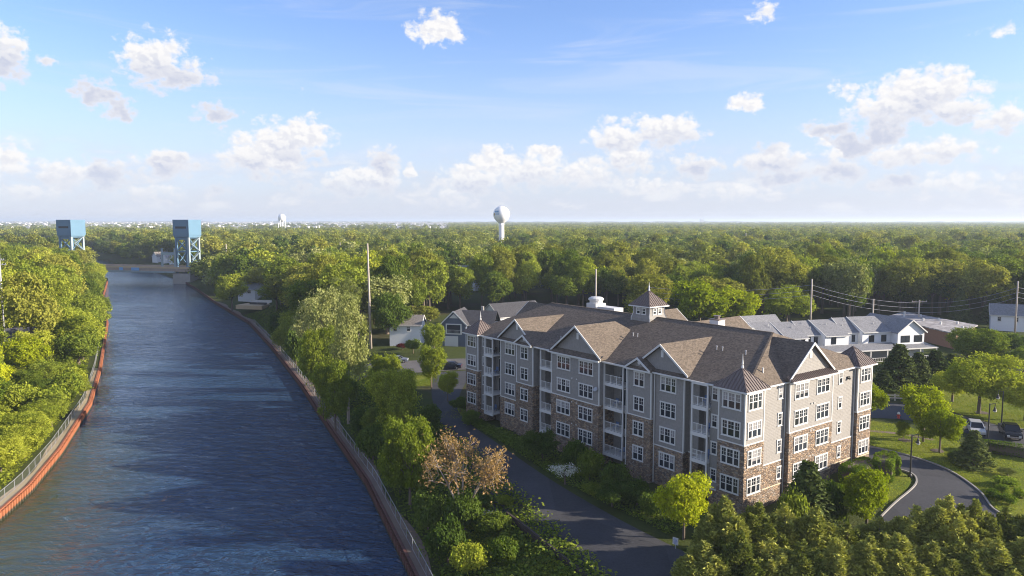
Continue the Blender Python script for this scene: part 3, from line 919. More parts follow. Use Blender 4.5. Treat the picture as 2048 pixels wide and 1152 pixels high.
def chain_fence(line, off, ya, yb, label, hgt=1.35):
    P = resample(np.array(line) + np.array([off, 0]), 0.5)
    P = P[(P[:, 1] >= ya) & (P[:, 1] <= yb)]
    Q = resample(P, 3.0)
    o0 = Q[0]
    root = thing('chain_link_fence', label, 'fence', (float(o0[0]), float(o0[1]), 0))
    pm = MB(); pm.tube([(0, 0, -0.1), (0, 0, hgt)], [0.032, 0.032], 6)
    me = pm.mesh('post', M['galv'])
    rail, mesh_ = MB(), MB()
    for k, a in enumerate(Q):
        z = hz_(a[0], a[1])
        child('post', me, root, (a[0] - o0[0], a[1] - o0[1], z))
        if k + 1 < len(Q):
            b = Q[k + 1]; zb = hz_(b[0], b[1])
            A, B = (a[0] - o0[0], a[1] - o0[1]), (b[0] - o0[0], b[1] - o0[1])
            rail.bar((*A, z + hgt - 0.04), (*B, zb + hgt - 0.04), 0.05)
            rail.bar((*A, z + 0.10), (*B, zb + 0.10), 0.03)
            mesh_.face([(*A, z + 0.1), (*B, zb + 0.1), (*B, zb + hgt - 0.05), (*A, z + hgt - 0.05)])
    rail.build('rail', M['galv'], root)
    mesh_.build('mesh', M['chain'], root)
chain_fence(RB[1:9], 1.0, 58, 250, 'long chain-link fence on top of the dark right bank bulkhead')
chain_fence(LB[1:8], -1.2, 66, 200, 'chain-link fence on top of the orange left bank bulkhead')

# retaining edge below the drive (dark timbers)
rw = [(8.6, 59.5), (6.6, 63.8), (0.9, 75.3), (-0.6, 78)]
root = thing('retaining_wall', 'low dark timber wall holding up the left edge of the shaded drive', 'wall', (0, 0, 0))
P = resample(rw, 2.4)
for a, b in zip(P[:-1], P[1:]):
    for k in range(3):
        mb = MB(); z0 = -0.95 + k * 0.40
        mb.bar((a[0], a[1], z0 + .19), (b[0] - (b[0] - a[0]) * .02, b[1] - (b[1] - a[1]) * .02, z0 + .19), 0.22 + 0.03 * (k % 2), 0.37)
        mb.build('plank', M['dark_wood'], root)


# ------------------------------------------------------------------ the apartment building
EAVE = 13.62
WTOP = [4.19, 7.24, 10.29, 13.34]          # window heads, floors 1..4
BAND = [1.75, 4.79, 7.84, 10.9]            # bottom of floors 1..4
GZ = -0.6
bld = thing('apartment_building', 'four-storey grey-sided stone-based apartment building with brown gabled roof', 'apartment building', (float(BO[0]), float(BO[1]), 0), BA)

def wbox(face, s0, s1, d0, d1, z0, z1):
    """box in facade coordinates -> x0,x1,y0,y1,z0,z1 in building space"""
    return (d0, d1, s0, s1, z0, z1) if face == 'L' else (s0, s1, d0, d1, z0, z1)
def fpt(face, s, d, z):
    return (d, s, z) if face == 'L' else (s, d, z)

# core
mb = MB(); mb.box(2.4, 26.0, 2.4, 52.3, GZ, EAVE - 0.1); mb.build('wall', M['siding'], bld)

def bay(face, s0, s1, d, stone_top, d1=2.45, boards=(1, 1), top=EAVE - 0.05):
    if stone_top > GZ:
        mb = MB(); mb.box(*wbox(face, s0, s1, d - 0.05, d1, GZ, stone_top)); mb.build('stone_wall', M['stone'], bld)
    mb = MB(); mb.box(*wbox(face, s0, s1, d, d1, stone_top, top)); mb.build('siding_wall', M['siding'], bld)
    # white band between stone and siding
    mb = MB(); mb.box(*wbox(face, s0 - 0.02, s1 + 0.02, d - 0.07, d + 0.3, stone_top - 0.04, stone_top + 0.09)); mb.build('band_board', M['white'], bld)
    for k, s in enumerate((s0, s1)):
        if boards[k]:
            mb = MB(); e = 0.0
            a = (s - 0.015, s + 0.13) if k == 0 else (s - 0.13, s + 0.015)
            mb.box(*wbox(face, a[0], a[1], d - 0.035, d + 0.14, stone_top + 0.09, top - 0.22)); mb.build('corner_board', M['white'], bld)
    # frieze board under the eave
    mb = MB(); mb.box(*wbox(face, s0 - 0.01, s1 + 0.01, d - 0.03, d + 0.1, top - 0.22, top - 0.002)); mb.build('frieze_board', M['white'], bld)

def tower(x0, y0, fx, fy):
    """corner tower 3.4 x 3.4; fx, fy: which faces show"""
    x1, y1 = x0 + 3.4, y0 + 3.4
    mb = MB(); mb.box(x0 - .05 * fx, x1, y0 - .05 * fy, y1, GZ, BAND[2]); mb.build('stone_wall', M['stone'], bld)
    mb = MB(); mb.box(x0, x1, y0, y1, BAND[2], EAVE - 0.05); mb.build('siding_wall', M['siding'], bld)
    mb = MB(); mb.box(x0 - 0.07, x1 + 0.02, y0 - 0.07, y1 + 0.02, BAND[2] - 0.04, BAND[2] + 0.09); mb.build('band_board', M['white'], bld)
    for (cx, cy) in ((x0, y0), (x1, y0), (x0, y1)):
        mb = MB(); mb.box(cx - (0.035 if cx == x0 else 0.12), cx + (0.12 if cx == x0 else 0.035), cy - (0.035 if cy == y0 else 0.12), cy + (0.12 if cy == y0 else 0.035), BAND[2] + .09, EAVE - 0.27)
        mb.build('corner_board', M['white'], bld)
    mb = MB(); mb.box(x0 - 0.03, x1 + 0.03, y0 - 0.03, y1 + 0.03, EAVE - 0.27, EAVE - 0.052); mb.build('frieze_board', M['white'], bld)
    # bronze standing-seam pyramid
    c = (x0 + 1.7, y0 + 1.7); h = 2.12; zp = EAVE + 2.15
    rf = MB()
    q = [(c[0] - h, c[1] - h), (c[0] + h, c[1] - h), (c[0] + h, c[1] + h), (c[0] - h, c[1] + h)]
    for k in range(4):
        a, b = q[k], q[(k + 1) % 4]
        rf.face([(a[0], a[1], EAVE + .06), (b[0], b[1], EAVE + .06), (c[0], c[1], zp)])
    rf.face([(p[0], p[1], EAVE + .06) for p in q][::-1])
    r_ = rf.build('tower_roof', M['copper'], bld)
    sm_ = MB()
    for k in range(4):
        a, b = q[k], q[(k + 1) % 4]
        for j in range(0, 11):
            t = j / 10
            p = (a[0] + (b[0] - a[0]) * t, a[1] + (b[1] - a[1]) * t)
            f = 1 - abs(2 * t - 1)          # how far up the seam runs before it meets the hip
            mid = ((a[0] + b[0]) / 2, (a[1] + b[1]) / 2)
            dx, dy = c[0] - mid[0], c[1] - mid[1]
            zt = EAVE + .06 + (zp - EAVE - .06) * f
            sm_.bar((p[0], p[1], EAVE + .085), (p[0] + dx * f, p[1] + dy * f, zt + .025), 0.075, 0.10)
        sm_.bar((a[0], a[1], EAVE + .09), (c[0], c[1], zp + .03), 0.10, 0.08)
    s_ = sm_.build('standing_seam', M['copper'], r_); s_['kind'] = 'stuff'
    g = MB()
    for k in range(4):
        a, b = q[k], q[(k + 1) % 4]
        g.bar((a[0], a[1], EAVE - .03), (b[0], b[1], EAVE - .03), 0.10, 0.16)
    g.box(c[0] - h + .05, c[0] + h - .05, c[1] - h + .05, c[1] + h - .05, EAVE - .05, EAVE - .02)
    g.build('gutter', M['white'], bld)
    return c, zp
def finial(c, zp, h=1.5):
    f = MB(); f.lathe([(0.16, zp - .12), (0.14, zp + .12), (0.07, zp + .3), (0.11, zp + .42), (0.05, zp + h * .6), (0.015, zp + h)], 8, 0, c)
    f.build('finial', M['white'], bld)
c, zp = tower(0, 0, 1, 1); finial(c, zp)
c, zp = tower(0, 49.4, 1, 0); finial(c, zp, 1.3)
c, zp = tower(22.9, 0, 0, 1)

# canal facade: (s0, s1, depth, stone top)
B1_, B2_, B0_ = BAND[1], BAND[2], BAND[0]
for s0, s1, d, st, bd in [(3.4, 4.9, .6, B0_, (0, 0)), (7.2, 8.6, 1.5, B1_, (0, 0)), (8.6, 13.2, .6, B1_, (1, 0)), (13.2, 17.1, .1, B2_, (1, 1)), (17.1, 18.2, 1.5, B0_, (0, 0)),
                      (21.7, 31.1, -.3, B2_, (1, 1)), (34.6, 35.7, 1.5, B0_, (0, 0)), (35.7, 39.6, .1, B2_, (1, 1)), (39.6, 44.2, .6, B1_, (0, 1)), (44.2, 45.6, 1.5, B1_, (0, 0)), (47.9, 49.4, .6, B0_, (0, 0))]:
    bay('L', s0, s1, d, st, boards=bd)
# entrance facade
for s0, s1, d, st, bd in [(3.4, 8.0, .45, B1_, (0, 0)), (8.0, 16.9, -.12, B2_, (1, 1)), (16.9, 22.9, .45, B1_, (0, 0))]:
    bay('R', s0, s1, d, st, boards=bd)
mb = MB()
mb.box(*wbox('R', 17.0, 22.8, .36, .6, 2.05, 2.17)); mb.box(*wbox('R', 8.1, 16.8, -.22, 0, 2.05, 2.17)); mb.box(*wbox('R', 22.95, 26.2, -.10, .1, 2.05, 2.17)); mb.box(*wbox('R', 3.5, 7.9, .36, .6, 2.05, 2.17))
mb.build('stone_sill_course', plain('sill_course', (0.50, 0.42, 0.30), 0.8, var=0.1), bld)

# windows: frame mesh + one pane mesh per light, shared
def window_meshes(w, h, lights, muntin=True):
    fr = MB(); cs = 0.11
    fr.box(-w / 2, w / 2, -0.07, 0.02, -h, -h + cs); fr.box(-w / 2 - .03, w / 2 + .03, -0.09, 0.02, -cs * 1.4, 0)
    fr.box(-w / 2, -w / 2 + cs, -0.068, 0.02, -h + cs, -cs * 1.4); fr.box(w / 2 - cs, w / 2, -0.068, 0.02, -h + cs, -cs * 1.4)
    fr.box(-w / 2 - .05, w / 2 + .05, -0.12, 0.02, -h - .05, -h - .002)
    inner = w - 2 * cs
    tot = sum(lights); x = -w / 2 + cs
    panes = []
    mull = 0.10
    for k, l in enumerate(lights):
        lw = inner * l / tot
        a, b = x + (mull / 2 if k else 0), x + lw - (mull / 2 if k < len(lights) - 1 else 0)
        if k: fr.box(x - mull / 2, x + mull / 2, -0.064, 0.02, -h + cs, -cs * 1.4)
        zm = -h * .52
        fr.box(a, b, -0.058, 0.018, zm - .035, zm + .035)
        fr.box(a, a + .035, -0.052, 0.016, -h + cs, -cs * 1.4); fr.box(b - .035, b, -0.052, 0.016, -h + cs, -cs * 1.4)
        if muntin:
            fr.box((a + b) / 2 - .014, (a + b) / 2 + .014, -0.046, 0.014, zm + .035, -cs * 1.4)
            zz = (zm - cs) / 2
            fr.box(a, b, -0.044, 0.014, zz - .012, zz + .012)
        for var in (0, 1, 2):
            p = MB()
            z0, z1 = -h + cs, -cs * 1.4
            if var == 0:
                p.box(a + .02, b - .02, -0.02, 0.012, z0, z1, 0)
            else:
                zb = zm if var == 1 else z0 + 0.25 * (z1 - z0)
                p.box(a + .02, b - .02, -0.02, 0.012, z0, zb, 0); p.box(a + .02, b - .02, -0.0201, 0.0121, zb, z1, 1)
            panes.append((k, var, p.mesh('pane', [M['glass'], M['blind']])))
        x += lw
    return fr.mesh('window', M['white']), panes, len(lights)
WM = {'3': window_meshes(2.42, 1.82, (1, 1.35, 1)), '3e': window_meshes(2.72, 1.82, (1, 1, 1)), '2': window_meshes(1.75, 1.82, (1, 1)), '1': window_meshes(0.86, 1.5, (1,)), 'c': window_meshes(0.80, 0.95, (1,)),
      'h2': window_meshes(1.9, 1.4, (1, 1)), 'h1': window_meshes(1.0, 1.3, (1,))}
def add_window(parent, kind, loc, rot, r_=random):
    fm, panes, nl = WM[kind]
    wdw = child('window', fm, parent, loc, rot)
    mode = r_.random()
    for k in range(nl):
        var = 0 if mode < 0.5 else (1 if mode < 0.9 else 2)
        if r_.random() < 0.15: var = 0
        me = [p for (kk, vv, p) in panes if kk == k and vv == var][0]
        child('pane', me, wdw)
    return wdw
def facade_window(face, kind, sc_, d, z):
    if face == 'L': add_window(bld, kind, (d, sc_, z), -math.pi / 2)
    else: add_window(bld, kind, (sc_, d, z), 0)
for f in range(4):
    z = WTOP[f]
    st = lambda b: 0.05 if b > f + .5 else 0.0
    for s, d, k, nst in [(1.71, 0, '3', 2), (4.32, .6, '1', 0), (11.0, .6, '3', 1), (15.15, .1, '2', 2), (24.15, -.3, '3e', 2), (28.55, -.3, '3e', 2), (37.65, .1, '2', 2), (41.8, .6, '3', 1), (48.48, .6, '1', 0), (51.1, 0, '3', 2)]:
        facade_window('L', k, s, d - (0.05 if f < nst else 0), z)
    for s, d, k, nst in [(1.69, 0, '3', 2), (7.0, .45, '1', 1), (10.3, -.12, '3e', 2), (14.75, -.12, '3e', 2), (19.6, .45, '1', 1), (24.66, 0, '3', 2)]:
        facade_window('R', k, s, d - (0.05 if f < nst else 0), z)

# balconies
def railing_mesh(L):
    m_ = MB()
    m_.box(0, L, -0.03, 0.03, 1.0, 1.06); m_.box(0, L, -0.025, 0.025, 0.08, 0.13)
    n = int(L / 0.14)
    for k in range(n + 1):
        x = 0.02 + (L - 0.04) * k / n
        m_.box(x - .012, x + .012, -.012, .012, .13, 1.0)
    for k in range(4):
        x = 0.04 + (L - 0.08) * k / 3
        m_.box(x - .035, x + .035, -.036, .036, 0, 1.1)
    return m_.mesh('railing', M['white'])
door_me = None
def balcony(s0, s1, dfront, floors=4, side=True):
    L = s1 - s0 - 0.3
    rm = railing_mesh(L)
    for f in range(floors):
        zf = BAND[f]
        b = MB(); b.box(dfront + .02, 2.45, s0, s1, zf - 0.22, zf - 0.02)
        sl = b.build('balcony', M['white'], bld)
        b = MB(); b.box(dfront - .04, dfront + .12, s0 - .02, s1 + .02, zf - 0.40, zf + 0.02); b.build('fascia', M['white'], sl)
        r_ = child('railing', rm, sl, (dfront + .07, s1 - .15, zf), -math.pi / 2)
        for s in (s0 + .08, s1 - .08):
            b = MB(); ztop = (BAND[f + 1] - 0.41) if f < 3 else EAVE - .3
            b.box(dfront - .02, dfront + .15, s - .09, s + .09, zf + .022, ztop); b.build('post', M['white'], sl)
        # sliding door on the back wall
        b = MB(); c_ = s0 + (s1 - s0) * .36; wd = (s1 - s0) * .55
        b.box(2.36, 2.46, c_ - wd / 2, c_ + wd / 2, zf, zf + 2.2, 0)
        b.build('door_frame', M['white'], sl)
        b = MB()
        b.box(2.33, 2.4, c_ - wd / 2 + .08, c_ - .05, zf + .08, zf + 2.1, 0); b.box(2.33, 2.4, c_ + .05, c_ + wd / 2 - .08, zf + .08, zf + 2.1, 0)
        b.build('door_glass', M['glass'], sl)
        if random.random() < .7:
            b = MB(); x = s0 + random.uniform(.6, s1 - s0 - 1.0)
            b.box(1.2, 1.75, x, x + .55, zf + .38, zf + .46); b.box(1.70, 1.78, x, x + .55, zf + .46, zf + .95)
            for xx in (1.25, 1.68):
                for q_ in (x + .04, x + .5): b.box(xx - .03, xx + .03, q_ - .03, q_ + .03, zf, zf + .38)
            ch = b.build('patio_chair', M['cushion'] if random.random() < .6 else M['lawn_furn'])
            ch.location = (float(BO[0]), float(BO[1]), 0); ch.rotation_euler = (0, 0, BA)
            BALC_CHAIRS.append((ch, s0, f))
    # top beam
    b = MB(); b.box(dfront - .03, dfront + .16, s0, s1, EAVE - .30, EAVE - .06); b.build('beam', M['white'], bld)
BALC_CHAIRS = []
balcony(4.9, 7.2, .1); balcony(18.2, 21.7, .5); balcony(31.1, 34.6, .5); balcony(45.6, 47.9, .1)
stack = {4.9: 'rightmost', 18.2: 'second from right', 31.1: 'third from right', 45.6: 'leftmost'}
for ch, s0, f in BALC_CHAIRS:
    props(ch, 'patio chair on the %s-floor balcony of the %s balcony stack' % (('ground', 'second', 'third', 'top')[f], stack[s0]), 'chair', 'chairs on the balconies')

# roofs
def roof_part(name, polys, parent=bld, mat='shingle', t=0.16):
    mb = MB()
    for p in polys: mb.slab(p, t)
    return mb.build(name, M[mat], parent)
E0, ZR = 0.15, 18.05
xm = 13.2
A_ = (E0, E0, EAVE + .03); B_ = (26.4 - E0, E0, EAVE + .03); C_ = (26.4 - E0, 52.8 - E0, EAVE + .03); D_ = (E0, 52.8 - E0, EAVE + .03)
R1, R2 = (xm, 5.7, ZR), (xm, 47.1, ZR)
main_roof = roof_part('roof', [[A_, R1, R2, D_][::-1], [B_, C_, R2, R1][::-1]])
roof_part('hip_roof', [[A_, B_, R1]]); roof_part('hip_roof', [[C_, D_, R2]])
# ridge caps
mb = MB(); mb.bar(R1, R2, 0.3, 0.08); mb.bar((A_[0], A_[1], A_[2] + .03), (R1[0], R1[1], R1[2]), .25, .08); mb.build('ridge_cap', M['shingle'], main_roof)
# eave gutters and soffits
mb = MB()
mb.bar((E0 - .06, 3.8, EAVE - .04), (E0 - .06, 49.0, EAVE - .04), .12, .17); mb.bar((3.8, E0 - .06, EAVE - .04), (22.5, E0 - .06, EAVE - .04), .12, .17)
mb.box(E0, 2.5, 3.45, 49.35, EAVE - .10, EAVE - .06); mb.box(3.45, 22.85, E0, 2.5, EAVE - .10, EAVE - .06)
mb.build('gutter', M['white'], bld)

def gable(face, sc_, half, zb, zp, df, dw, dback, hip=None, pent=None, vent='rect', mirror=None, name='gable'):
    """front gable: df front edge of the roof, dw wall plane, dback end of the ridge"""
    def P(s, d, z):
        if mirror is not None: d = mirror - d
        return fpt(face, s, d, z)
    t = 0.16
    sl, sr = sc_ - half, sc_ + half
    if hip:
        dh, db = dback, dback + hip
        polys = [[P(sl, df, zb), P(sc_, df, zp), P(sc_, dh, zp), P(sl, db, zb)], [P(sr, df, zb), P(sr, db, zb), P(sc_, dh, zp), P(sc_, df, zp)], [P(sl, db, zb), P(sc_, dh, zp), P(sr, db, zb)]]
    else:
        polys = [[P(sl, df, zb), P(sc_, df, zp), P(sc_, dback, zp), P(sl, dback, zb)], [P(sr, df, zb), P(sr, dback, zb), P(sc_, dback, zp), P(sc_, df, zp)]]
    gr_ = roof_part('gable_roof', polys, bld)
    # gable wall
    k = (zp - zb) / half
    mb = MB(); inset = 0.22
    mb.extrude([P(sl + inset, dw, zb - .25), P(sr - inset, dw, zb - .25), P(sr - inset, dw, zb + k * inset - t - .02), P(sc_, dw, zp - t - .02), P(sl + inset, dw, zb + k * inset - t - .02)],
               [b - a for a, b in zip(P(0, dw, 0), P(0, dw + 0.5, 0))])
    mb.build('gable_wall', M['siding'], bld)
    # rake boards
    for e in (sl, sr):
        mb = MB()
        q = [P(e, df - .05, zb + .03), P(sc_, df - .05, zp + .03), P(sc_, df - .05, zp - .26), P(e, df - .05, zb - .22)]
        mb.extrude(q, [b - a for a, b in zip(P(0, df - .05, 0), P(0, df + .04, 0))])
        mb.build('rake_board', M['white'], gr_)
    if pent:
        d0, z0, z1, mt = pent
        mb = MB(); mb.slab([P(sl + .05, d0, z0), P(sr - .05, d0, z0), P(sr - .05, dw + .02, z1), P(sl + .05, dw + .02, z1)], .1)
        pr = mb.build('pent_roof', M[mt], bld)
        if mt == 'copper':
            mb = MB(); n = int((sr - sl - .4) / .32)
            for j in range(n + 1):
                s = sl + .2 + (sr - sl - .4) * j / n
                mb.bar(P(s, d0, z0 + .03), P(s, dw, z1 + .03), .06, .09)
            o_ = mb.build('standing_seam', M['copper'], pr); o_['kind'] = 'stuff'
        mb = MB(); mb.bar(P(sl - .05, d0 - .04, z0 - .09), P(sr + .05, d0 - .04, z0 - .09), .12, .17); mb.build('gutter', M['white'], pr)
        mb = MB(); mb.slab([P(sl + .1, d0 + .05, z0 - .12), P(sr - .1, d0 + .05, z0 - .12), P(sr - .1, dw + .6, z0 - .12), P(sl + .1, dw + .6, z0 - .12)], .04); mb.build('soffit', M['white'], pr)
    zc = zb + (zp - zb) * .62
    if vent == 'rect':
        mb = MB(); a = P(sc_ - .2, dw - .06, zc - .42); b = P(sc_ + .2, dw + .05, zc + .42)
        mb.box(min(a[0], b[0]), max(a[0], b[0]), min(a[1], b[1]), max(a[1], b[1]), a[2], b[2]); mb.build('gable_vent', M['white'], bld)
    elif vent == 'round':
        mb = MB(); a = P(sc_, dw - .06, zb + (zp - zb) * .52); b = P(sc_, dw + .05, zb + (zp - zb) * .52)
        mb.tube([a, b], [.24, .24], 14); mb.build('gable_vent', M['white'], bld)
    return gr_
gable('L', 26.4, 4.95, 13.92, 17.70, -.35, .25, 7.2, hip=4.95, pent=(-.68, 13.74, 14.25, 'shingle'))
for s in (12.3, 40.5):
    gable('L', s, 4.25, 13.88, 17.05, .45, .95, 10.3)
for s in (15.15, 37.65):
    gable('L', s, 2.1, 13.74, 15.1, -.35, .05, 4.6, pent=(-.38, 13.70, 14.0, 'shingle'), vent='round')
gable('R', 12.35, 4.75, 13.95, 17.72, -.28, .15, 5.3, pent=(-.70, 13.78, 14.28, 'copper'))
gable('R', 13.4, 4.75, 13.95, 17.72, -.68, .15, 5.3, mirror=52.8, vent=None)
for s in (20.45, 32.4):
    gable('L', s, 4.75, 13.9, 17.52, -.65, .2, 12.5, mirror=26.4, vent=None)

# cupola
cx, cy_c = 13.2, 25.75
cw = MB()
for (h0, z0, h1, z1) in ((1.75, 16.6, 1.72, 17.9), (1.72, 17.9, 1.52, 18.5), (1.52, 18.5, 1.52, 19.55)):
    q0 = [(cx + a * h0, cy_c + b * h0, z0) for a, b in ((-1, -1), (1, -1), (1, 1), (-1, 1))]
    q1 = [(cx + a * h1, cy_c + b * h1, z1) for a, b in ((-1, -1), (1, -1), (1, 1), (-1, 1))]
    for k in range(4): cw.face([q0[k], q0[(k + 1) % 4], q1[(k + 1) % 4], q1[k]])
cup = cw.build('cupola', M['siding'], bld)
mb = MB()
for a, b in ((-1, -1), (1, -1), (-1, 1)):
    pts = [(cx + a * (h + .01), cy_c + b * (h + .01), z) for h, z in ((1.75, 16.6), (1.72, 17.9), (1.52, 18.5), (1.52, 19.5))]
    mb.tube(pts, [.075] * 4, 4)
mb.build('corner_board', M['white'], cup)
h = 2.0; zp = 21.7; ze = 19.6
rf = MB(); q = [(cx - h, cy_c - h), (cx + h, cy_c - h), (cx + h, cy_c + h), (cx - h, cy_c + h)]
sm_ = MB(); gt = MB()
for k in range(4):
    a, b = q[k], q[(k + 1) % 4]
    rf.face([(a[0], a[1], ze), (b[0], b[1], ze), (cx, cy_c, zp)])
    for j in range(11):
        t = j / 10; p = (a[0] + (b[0] - a[0]) * t, a[1] + (b[1] - a[1]) * t); f = 1 - abs(2 * t - 1)
        mid = ((a[0] + b[0]) / 2, (a[1] + b[1]) / 2)
        sm_.bar((p[0], p[1], ze + .025), (p[0] + (cx - mid[0]) * f, p[1] + (cy_c - mid[1]) * f, ze + (zp - ze) * f + .025), .075, .10)
    sm_.bar((a[0], a[1], ze + .03), (cx, cy_c, zp + .03), .1, .08)
    gt.bar((a[0], a[1], ze - .06), (b[0], b[1], ze - .06), .1, .16)
rf.face([(p[0], p[1], ze) for p in q][::-1])
cr = rf.build('cupola_roof', M['copper'], bld); o_ = sm_.build('standing_seam', M['copper'], cr); o_['kind'] = 'stuff'
gt.build('gutter', M['white'], cr)
finial((cx, cy_c), zp, 1.15)
for s in (-.52, .52):
    add_window(bld, 'c', (cx + s, cy_c - 1.53, 19.35), 0); add_window(bld, 'c', (cx - 1.53, cy_c + s, 19.35), -math.pi / 2)
# roof bits
def msl(x): return EAVE + .03 + (ZR - EAVE) * (x - E0) / (xm - E0)
for (x, y) in ((7.3, 9.4), (7.3, 8.55), (7.3, 5.3), (7.2, 23.0), (7.2, 22.2), (3.2, 33.2), (6.0, 44.0)):
    mb = MB(); z = msl(x); mb.tube([(x, y, z - .1), (x, y, z + .42)], [.07, .07], 8); mb.tube([(x, y, z + .36), (x, y, z + .48)], [.10, .10], 8); mb.build('vent_pipe', M['galv'], bld)
mb = MB(); mb.tube([(5.3, 1.6, 14.5), (5.3, 1.6, 15.35)], [.09, .09], 8); mb.build('vent_pipe', M['white'], bld)
mb = MB(); mb.box(16.9, 18.3, 16.5, 18.0, 16.0, 18.05); chm = mb.build('chimney', M['white_wall'], bld)
mb = MB(); mb.box(16.8, 18.4, 16.4, 18.1, 18.052, 18.16); mb.tube([(17.6, 17.3, 18.16), (17.6, 17.3, 18.55)], [.35, .35], 10); mb.tube([(17.6, 17.3, 18.5), (17.6, 17.3, 18.62)], [.48, .48], 10); mb.build('chimney_cap', M['copper'], chm)
# rooftop fan unit on the rear slope
mb = MB(); mb.box(17.4, 19.6, 41.0, 43.2, 15.8, 18.1); un = mb.build('rooftop_unit', M['white'], bld)
mb = MB(); mb.lathe([(1.05, 18.102), (1.05, 18.5), (1.25, 18.6), (1.25, 18.9), (0.9, 19.1), (0.4, 19.15)], 16, 0, (18.5, 42.1)); mb.build('fan_cowl', M['white'], un)
mb = MB(); mb.box(17.4, 19.4, 36.8, 40.6, 15.8, 17.75); mb.build('duct', M['white'], un)
# downspouts
for (x, y) in ((.52, 13.13 - .0), (.02, 17.25), (.52, 39.72)):
    mb = MB(); mb.bar((x - .06, y - .12, .2), (x - .06, y - .12, EAVE - .2), .10, .08); mb.build('downspout', M['white'], bld)
mb = MB(); mb.bar((22.75, .36, .6), (22.75, .36, EAVE - .2), .10, .08); mb.build('downspout', M['white'], bld)
mb = MB(); mb.bar((7.85, .36, .2), (7.85, .36, EAVE - .2), .10, .08); mb.build('downspout', M['white'], bld)
# little wall fixtures
mb = MB()
for z in (BAND[3] - .35, BAND[2] - .5, BAND[1] - .4):
    for s in (25.9, 26.8): mb.box(-.42, -.28, s - .08, s + .08, z, z + .14)
    for s in (12.3, 12.9): mb.box(s - .08, s + .08, -.24, -.10, z, z + .14)
mb.build('wall_vent', M['white'], bld)
mb = MB(); mb.tube([(-.34, 22.0, 9.9), (-.62, 22.0, 10.0)], [.05, .05], 6); mb.tube([(-.62, 22.0, 10.0), (-.70, 22.0, 10.06)], [.34, .30], 12); mb.build('satellite_dish', M['galv'], bld)
mb = MB(); mb.box(21.0, 21.5, .28, .46, 12.25, 12.55); mb.box(21.1, 21.4, .10, .28, 12.2, 12.4); mb.build('floodlight', M['black_metal'], bld)


# ------------------------------------------------------------------ other houses
def house(name, label, x, y, rot, w, d, h, rise, wall, roof, wins=(), ov=0.35, z=None, gable_end=True, extra=None, cat='house', group=None, thick=.14):
    """gable roof with the ridge along local x; front is -y"""
    z = hz_(x, y) if z is None else z
    r_ = thing(name, label, cat, (x, y, z), rot, group)
    mb = MB(); mb.box(-w / 2, w / 2, -d / 2, d / 2, -0.6, h)
    for s in (-1, 1):
        mb.extrude([(s * (w / 2 - .02), -d / 2 + .02, h), (s * (w / 2 - .02), d / 2 - .02, h), (s * (w / 2 - .02), 0, h + rise - .04)], (-s * .15, 0, 0))
    mb.build('wall', wall, r_)
    mb = MB(); k = rise / (d / 2)
    a, b = w / 2 + ov, d / 2 + ov
    mb.slab([(-a, -b, h - k * ov + .1), (a, -b, h - k * ov + .1), (a, 0, h + rise + .1), (-a, 0, h + rise + .1)], thick)
    mb.slab([(a, b, h - k * ov + .1), (-a, b, h - k * ov + .1), (-a, 0, h + rise + .1), (a, 0, h + rise + .1)], thick)
    rf = mb.build('roof', roof, r_)
    mb = MB()
    for s in (-1, 1):
        for t_ in (-1, 1):
            mb.bar((s * (a + .04), t_ * b, h - k * ov), (s * (a + .04), 0, h + rise), .06, .22)
    mb.bar((-a, -b - .05, h - k * ov), (a, -b - .05, h - k * ov), .1, .14)
    mb.build('trim', M['white'], rf)
    for (wx, wz, kind, side) in wins:
        if side == 'f': add_window(r_, kind, (wx, -d / 2, wz), 0)
        elif side == 'l': add_window(r_, kind, (-w / 2, wx, wz), -math.pi / 2)
        elif side == 'r': add_window(r_, kind, (w / 2, wx, wz), math.pi / 2)
    return r_
# white two-storey house by the street
hx = at_depth(811, 690, 180)
hw_ = house('house', 'small white two-storey house with plain grey roof, beside the dark blue house', hx[0], 184, R(-3), 7.6, 6.8, 5.2, 2.0, M['white_wall'], M['shingle_old'], [(-2.4, 4.9, 'h1', 'f'), (.9, 4.9, 'h1', 'f')])
# slate-blue house with garage
bx = at_depth(925, 700, 183)
bh = thing('house', 'slate blue house with white gables, upper balcony window and white garage door', 'house', (bx[0] + .6, 184, hz_(bx[0], 183)), R(-12))
mb = MB(); mb.box(-4.6, 1.4, -4.5, 5, -.5, 5.6); mb.extrude([(-4.6, -4.5, 5.6), (1.4, -4.5, 5.6), (-1.6, -4.5, 8.3)], (0, .15, 0)); mb.box(1.4, 7.5, -2.5, 5, -.5, 5.2); mb.build('wall', M['blue_wall'], bh)
mb = MB(); mb.slab([(-5.1, -4.9, 5.2), (-1.6, -4.9, 8.6), (-1.6, 5.3, 8.6), (-5.1, 5.3, 5.2)], .15); mb.slab([(1.9, -4.9, 5.2), (1.9, 5.3, 5.2), (-1.6, 5.3, 8.6), (-1.6, -4.9, 8.6)], .15)
mb.slab([(-1.6, 1.3, 8.3), (8.0, 1.3, 8.3), (8.0, -2.9, 5.0), (1.6, -2.9, 5.0)][::-1], .15); mb.slab([(-1.6, 1.3, 8.3), (8, 1.3, 8.3), (8.0, 5.5, 5.0), (-1.6, 5.5, 5.0)], .15)
brf = mb.build('roof', M['shingle_dark'], bh)
mb = MB(); mb.bar((-5.1, -4.95, 5.15), (-1.6, -4.95, 8.6), .08, .28); mb.bar((1.9, -4.95, 5.15), (-1.6, -4.95, 8.6), .08, .28); mb.bar((1.6, -2.95, 4.95), (8.0, -2.95, 4.95), .1, .2); mb.build('trim', M['white'], brf)
